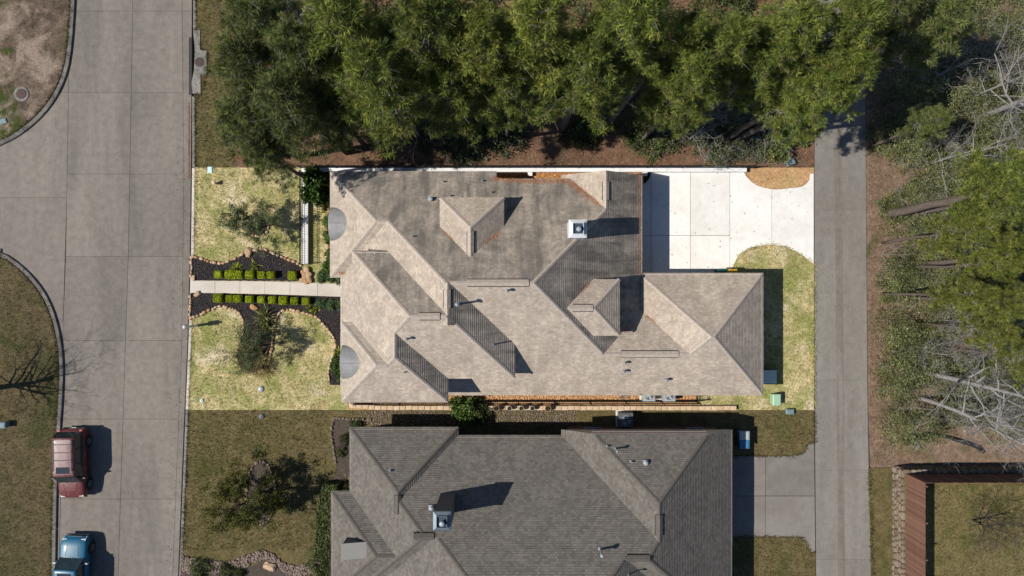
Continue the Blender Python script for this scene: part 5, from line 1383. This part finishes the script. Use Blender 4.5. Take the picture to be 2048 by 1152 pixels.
    if rails:
        for f in (.35, .62, .9):
            y = yw1-.4+(yr0-yw1+.6)*f; m = MB(); m.box(-wt*.86, wt*.86, y-.025, y+.025, zt+.075, zt+.1); m.build('cross_bar', 'trim_black', t)
    if sunroof:
        m = MB(); m.box(-wt*.62, wt*.62, yw1-.62, yw1-.18, zt+.03, zt+.062); m.build('sunroof', 'glass', rp)
    m = MB(); m.box(-hw*.5, hw*.5, yF-.03, yF+.015, .5, .72); m.build('grille', 'trim_black', t)
    m = MB(); m.frustum((-hw*.8, hw*.8, yF-.1, yF+.05), (-hw*.78, hw*.78, yF-.1, yF+.03), .34, .5); m.build('front_bumper', body_mat, t)
    m = MB(); m.frustum((-hw*.85, hw*.85, yB-.07, yB+.1), (-hw*.83, hw*.83, yB-.04, yB+.1), .36, .6); m.build('rear_bumper', 'trim_black', t)
    m = MB(); m.box(-.15, .15, yB-.085, yB-.06, .42, .54); m.build('number_plate', 'cobweb_white', t)
    for s in (-1, 1):
        m = MB(); m.tube([(s*.32, yF-.3, .925), (s*.4, yF-.7, belt+.022), (s*.44, yF-hood+.08, belt+.045)], .008, 4); m.build('hood_crease', body_mat, body)
        m = MB(); m.tube([(s*.05, yw0+.01, belt+.06), (s*.5, yw0-.17, belt+.24)], .009, 4); m.build('wiper', 'trim_black', t)
    return t
car('parked_car', 'dusty red sport utility vehicle with roof rails parked at the left kerb', -30.36, -12.13, math.pi+.02, 4.75, 1.86, 1.78, 'paint_red', 'paint_roof_red')
blue = car('parked_car', 'teal-blue car cut by the bottom edge at the left kerb', -30.25, -19.6, -.03, 4.9, 1.92, 1.82, 'paint_blue', 'paint_blue', rails=False, sunroof=True, hood=1.35)

# ------------------------------------------------------------------ small objects
def ac_unit(px, py, label, s=.82, hgt=.8, mats=('ac_grey', 'ac_dark')):
    p = W(px, py, .5); t = thing('air_conditioner', label, 'air conditioner', (p[0], p[1], .12)); h2 = s/2
    m = MB(); m.box(-h2-.12, h2+.12, -h2-.12, h2+.12, 0, .08); m.build('pad', 'pale_pad', t)
    m = MB(); m.box(-h2, h2, -h2, h2, .082, hgt); m.build('cabinet', mats[0], t)
    m = MB(); m.lathe([(h2*.88, hgt), (h2*.88, hgt+.05), (h2*.74, hgt+.05), (h2*.72, hgt+.003)], 24); m.build('fan_ring', mats[0], t)
    m = MB(); m.lathe([(h2*.72, hgt+.001), (h2*.72, hgt+.008), (.001, hgt+.009)], 24); f = m.build('fan_well', mats[1], t)
    for i in range(4):
        a = i*math.pi/2+.4; d = Vector((math.cos(a), math.sin(a), 0)); e = Vector((-d.y, d.x, 0)); m = MB()
        m.face([tuple(d*.05-e*.03+Vector((0, 0, hgt+.02))), tuple(d*h2*.66-e*.1+Vector((0, 0, hgt+.015))), tuple(d*h2*.66+e*.1+Vector((0, 0, hgt+.035))), tuple(d*.05+e*.03+Vector((0, 0, hgt+.03)))]); m.build('fan_blade', mats[0], f)
    m = MB(); m.lathe([(.1, hgt+.03), (.1, hgt+.055), (.001, hgt+.06)], 12); m.build('fan_hub', mats[0], t)
    for k_ in (.25, .45, .62):
        m = MB(); pts = [(h2*k_*math.cos(a), h2*k_*math.sin(a), hgt+.052) for a in np.linspace(0, 6.283, 20)]; m.tube(pts, .006, 3, False); m.build('guard_wire', 'galvanised', t)
ac_unit(1296, 789, 'left one of two grey air conditioners on the gravel below the house eave'); ac_unit(1336, 789, 'right one of two grey air conditioners on the gravel below the house eave')
ac_unit(1250, 838, 'air conditioner between the two houses beside the neighbouring wall', .95, .85, ('ac_dark', 'galvanised'))
ground('pad', [(1282, 782), (1354, 782), (1354, 799), (1282, 799)], .14, 'pale_pad', 0)
ground('stepping_slab', [(1238, 783), (1260, 783), (1260, 797), (1238, 797)], .14, 'gutter_stain', 0)

def wheelie_bin(px, py, label, body, lid, rz=0, lidw=1.0):
    p = W(px, py, .6); t = thing('wheelie_bin', label, 'wheelie bin', (p[0], p[1], .11), rz, 'wheelie bins')
    m = MB(); m.frustum((-.22, .22, -.26, .22), (-.28, .28, -.33, .30), .08, .98); m.build('body', body, t)
    m = MB(); m.frustum((-.3, .3, -.38, .32), (-.3, .3, -.38, .32), .982, 1.02); m.frustum((-.3, .3, -.38, .32), (-.24, .24, -.28, .26), 1.02, 1.07); m.build('lid', lid, t)
    m = MB(); m.tube([(-.26, .36, .96), (.26, .36, .96)], .02, 6); m.build('handle', 'trim_black', t)
    for s in (-1, 1):
        m = MB(); m.lathe([(.1, -.03), (.1, .03)], 14); w = m.build('wheel', 'rubber', t); w.location = (s*.24, .24, .1); w.rotation_euler = (0, math.pi/2, 0)
wheelie_bin(1441, 548.5, 'teal green wheelie bin against the garage wall by the driveway', 'bin_green', 'bin_green')
wheelie_bin(1461, 548, 'yellow wheelie bin beside the teal one by the garage wall', 'bin_yellow', 'bin_yellow')
o = wheelie_bin(1483, 868, 'grey-lidded wheelie bin at the neighbouring house corner, upper', 'bin_blue', 'bin_lid_grey', math.pi/2)
wheelie_bin(1483, 885, 'blue wheelie bin at the neighbouring house corner, lower', 'bin_blue', 'bin_blue', math.pi/2)

def cabinet(px, py, w, d, h_, label, mats, name, cat, z=.1, lid=.04, rz=0):
    p = W(px, py, h_*.9); t = thing(name, label, cat, (p[0], p[1], z), rz)
    m = MB(); m.box(-w/2, w/2, -d/2, d/2, 0, h_); m.build('cabinet', mats[0], t)
    m = MB(); m.frustum((-w/2-.03, w/2+.03, -d/2-.03, d/2+.03), (-w/2+.03, w/2-.03, -d/2+.03, d/2-.03), h_+.001, h_+lid); m.build('lid', mats[1], t)
    m = MB(); m.box(-.02, .02, -d/2-.03, -d/2, h_*.5, h_*.65); m.build('lock', 'trim_black', t); return t
cabinet(1552, 799, .5, .72, .6, 'pale green utility box on the back lawn below the generator', ('box_green', 'box_green'), 'utility_box', 'utility box')
cabinet(1536, 753, 1.0, .85, .75, 'grey standby generator beside the garage wall', ('ac_dark', 'box_pale'), 'generator', 'generator')
cabinet(8, 850, .36, .36, .5, 'small blue-grey utility box on the west lawn', ('lid_dimmed', 'lid_dimmed'), 'utility_box', 'utility box')
cabinet(421, 340, .26, .36, .04, 'pale blue meter lid at the top corner of the front lawn', ('lid_aqua', 'lid_aqua'), 'meter_lid', 'meter lid', lid=.02)
cabinet(8, 243, .4, .3, .06, 'pale blue meter lid on the patchy verge at left', ('lid_dimmed', 'lid_dimmed'), 'meter_lid', 'meter lid', lid=.02, rz=.3)
cabinet(1580, 325, .6, .36, .3, 'grey utility box lying above the dirt island by the alley', ('ac_dark', 'lid_dimmed'), 'utility_box', 'utility box', rz=.35)
cabinet(1579, 823, .5, .3, .28, 'dull utility box at the lower edge of the back lawn', ('lid_dimmed', 'lid_dimmed'), 'utility_box', 'utility box')
def round_lid(px, py, r, label, mats, name, cat, dome=.06, ring=0):
    p = W(px, py, .12); t = thing(name, label, cat, (p[0], p[1], .1))
    if ring: disc((0, 0, 0), r+ring, .05).build('concrete_ring', 'kerb_concrete', t)
    m = MB(); m.smooth = True; m.lathe([(r, .0 if not ring else .05), (r, .06), (r*.85, .06+dome*.5), (r*.45, .06+dome*.9), (.01, .06+dome)], 22); m.build('cover', mats, t)
    m = MB(); m.lathe([(.03, .06+dome-.01), (.03, .075+dome), (.01, .08+dome)], 8); m.build('pick_hole', 'trim_black', t)
round_lid(43, 188, .36, 'round iron manhole in a concrete ring on the patchy verge', 'rusty_iron', 'manhole', 'manhole', .01, .16)
round_lid(522, 778, .2, 'round silver lid on the lower front lawn', 'galvanised', 'round_lid', 'lid', .06)
round_lid(404, 801, .12, 'small pale green round lid near the road on the front lawn', 'lid_aqua', 'round_lid', 'lid', .03)
round_lid(523, 833, .2, 'round grey lid on the neighbouring lawn just below the front lawn', 'ac_dark', 'round_lid', 'lid', .05)
# small tan marker with cap
p = W(430, 366, .3); t = thing('yard_marker', 'short tan post with round cap on the upper front lawn', 'marker post', (p[0], p[1], .1))
m = MB(); m.lathe([(.09, 0), (.09, .34)], 12); m.build('post', 'tan_cap', t); m = MB(); m.lathe([(.14, .34), (.15, .39), (.08, .46), (.01, .47)], 14); m.build('cap', 'tan_cap', t)
# white sign post by the road
p = W(394, 651, .1); t = thing('sign_post', 'white post with narrow sign panel at the road edge of the lower lawn', 'sign post', (p[0], p[1], .1))
m = MB(); m.box(-.08, .08, -.08, .08, 0, 1.9); m.build('post', 'pale_post', t); m = MB(); m.box(-.095, -.082, -.16, .16, 1.0, 1.85); m.build('panel', 'pale_post', t); m = MB(); m.frustum((-.06, .06, -.06, .06), (-.01, .01, -.01, .01), 1.9, 1.96); m.build('post_cap', 'pale_post', t)
# street name post at the corner
p = W(-66, 518, .1); t = thing('street_sign', 'street sign on a thin post whose shadow falls at the left road corner', 'street sign', (p[0], p[1], .1))
m = MB(); m.tube([(0, 0, 0), (0, 0, 2.6)], .03, 8); m.build('post', 'iron', t)
m = MB(); m.box(-.4, .4, -.012, .012, 2.25, 2.42); m.build('sign_blade', 'bin_blue', t); m = MB(); m.box(-.012, .012, -.4, .4, 2.45, 2.62); m.build('sign_blade', 'bin_blue', t)
# pots along the block wall
for i, (x, s, mt) in enumerate(((993, .2, 'terracotta'), (1019, .16, 'pot_pale'), (1043, .17, 'pot_pale'), (1065, .16, 'pot_pale'), (1096, .21, 'terracotta'))):
    p = W(x, 817, .8); t = thing('plant_pot', f'{ordinal(i)} round plant pot from the left on the tan block wall', 'plant pot', (p[0], p[1], .43), 0, 'pots on the block wall')
    m = MB(); m.lathe([(s*.65, 0), (s*.95, .32), (s*1.05, .33), (s*1.05, .4), (s*.9, .4), (s*.85, .34)], 18); m.build('pot', mt, t)
    m = MB(); m.lathe([(s*.84, .33), (s*.84, .345), (.001, .35)], 16); m.build('soil', 'mulch', t)
    rg = np.random.default_rng(i); V, F = needles(np.tile([0, 0, .34], (26, 1))+rg.normal(size=(26, 3))*[.05, .05, .0], np.zeros((26, 3)), 1, .22, .03, .6, .8, rg); obj('plant', np_mesh('plant', V, F), 'lot_shrub', t)
# black silt tube in the clearing
line = catmull([(1812, 888), (1822, 878), (1845, 870), (1870, 870), (1900, 876), (1930, 885), (1952, 893), (1968, 904)], 6)
m = MB(); m.smooth = True; m.tube([(*W2(x, y, .2), .2) for x, y in line], .13, 10); tag(m.build('silt_tube', 'silt_tube'), 'black fabric tube curving across the clearing above the cedar fence', 'silt tube')
cabinet(1833, 890, .3, .6, .12, 'pale stone-like block lying below the black tube', ('ac_dark', 'kerb_concrete'), 'concrete_block', 'block', .07, .03, .35)
# curved drain pipe corner beside the house
m = MB(); m.smooth = True; m.tube([(*W2(x, y, .3), .3) for x, y in catmull([(1297, 338), (1297, 352), (1290, 362), (1283, 365)], 5)], .12, 10); tag(m.build('downspout_elbow', 'rubber'), 'black curved drain pipe at the corner of house and driveway', 'drain pipe')
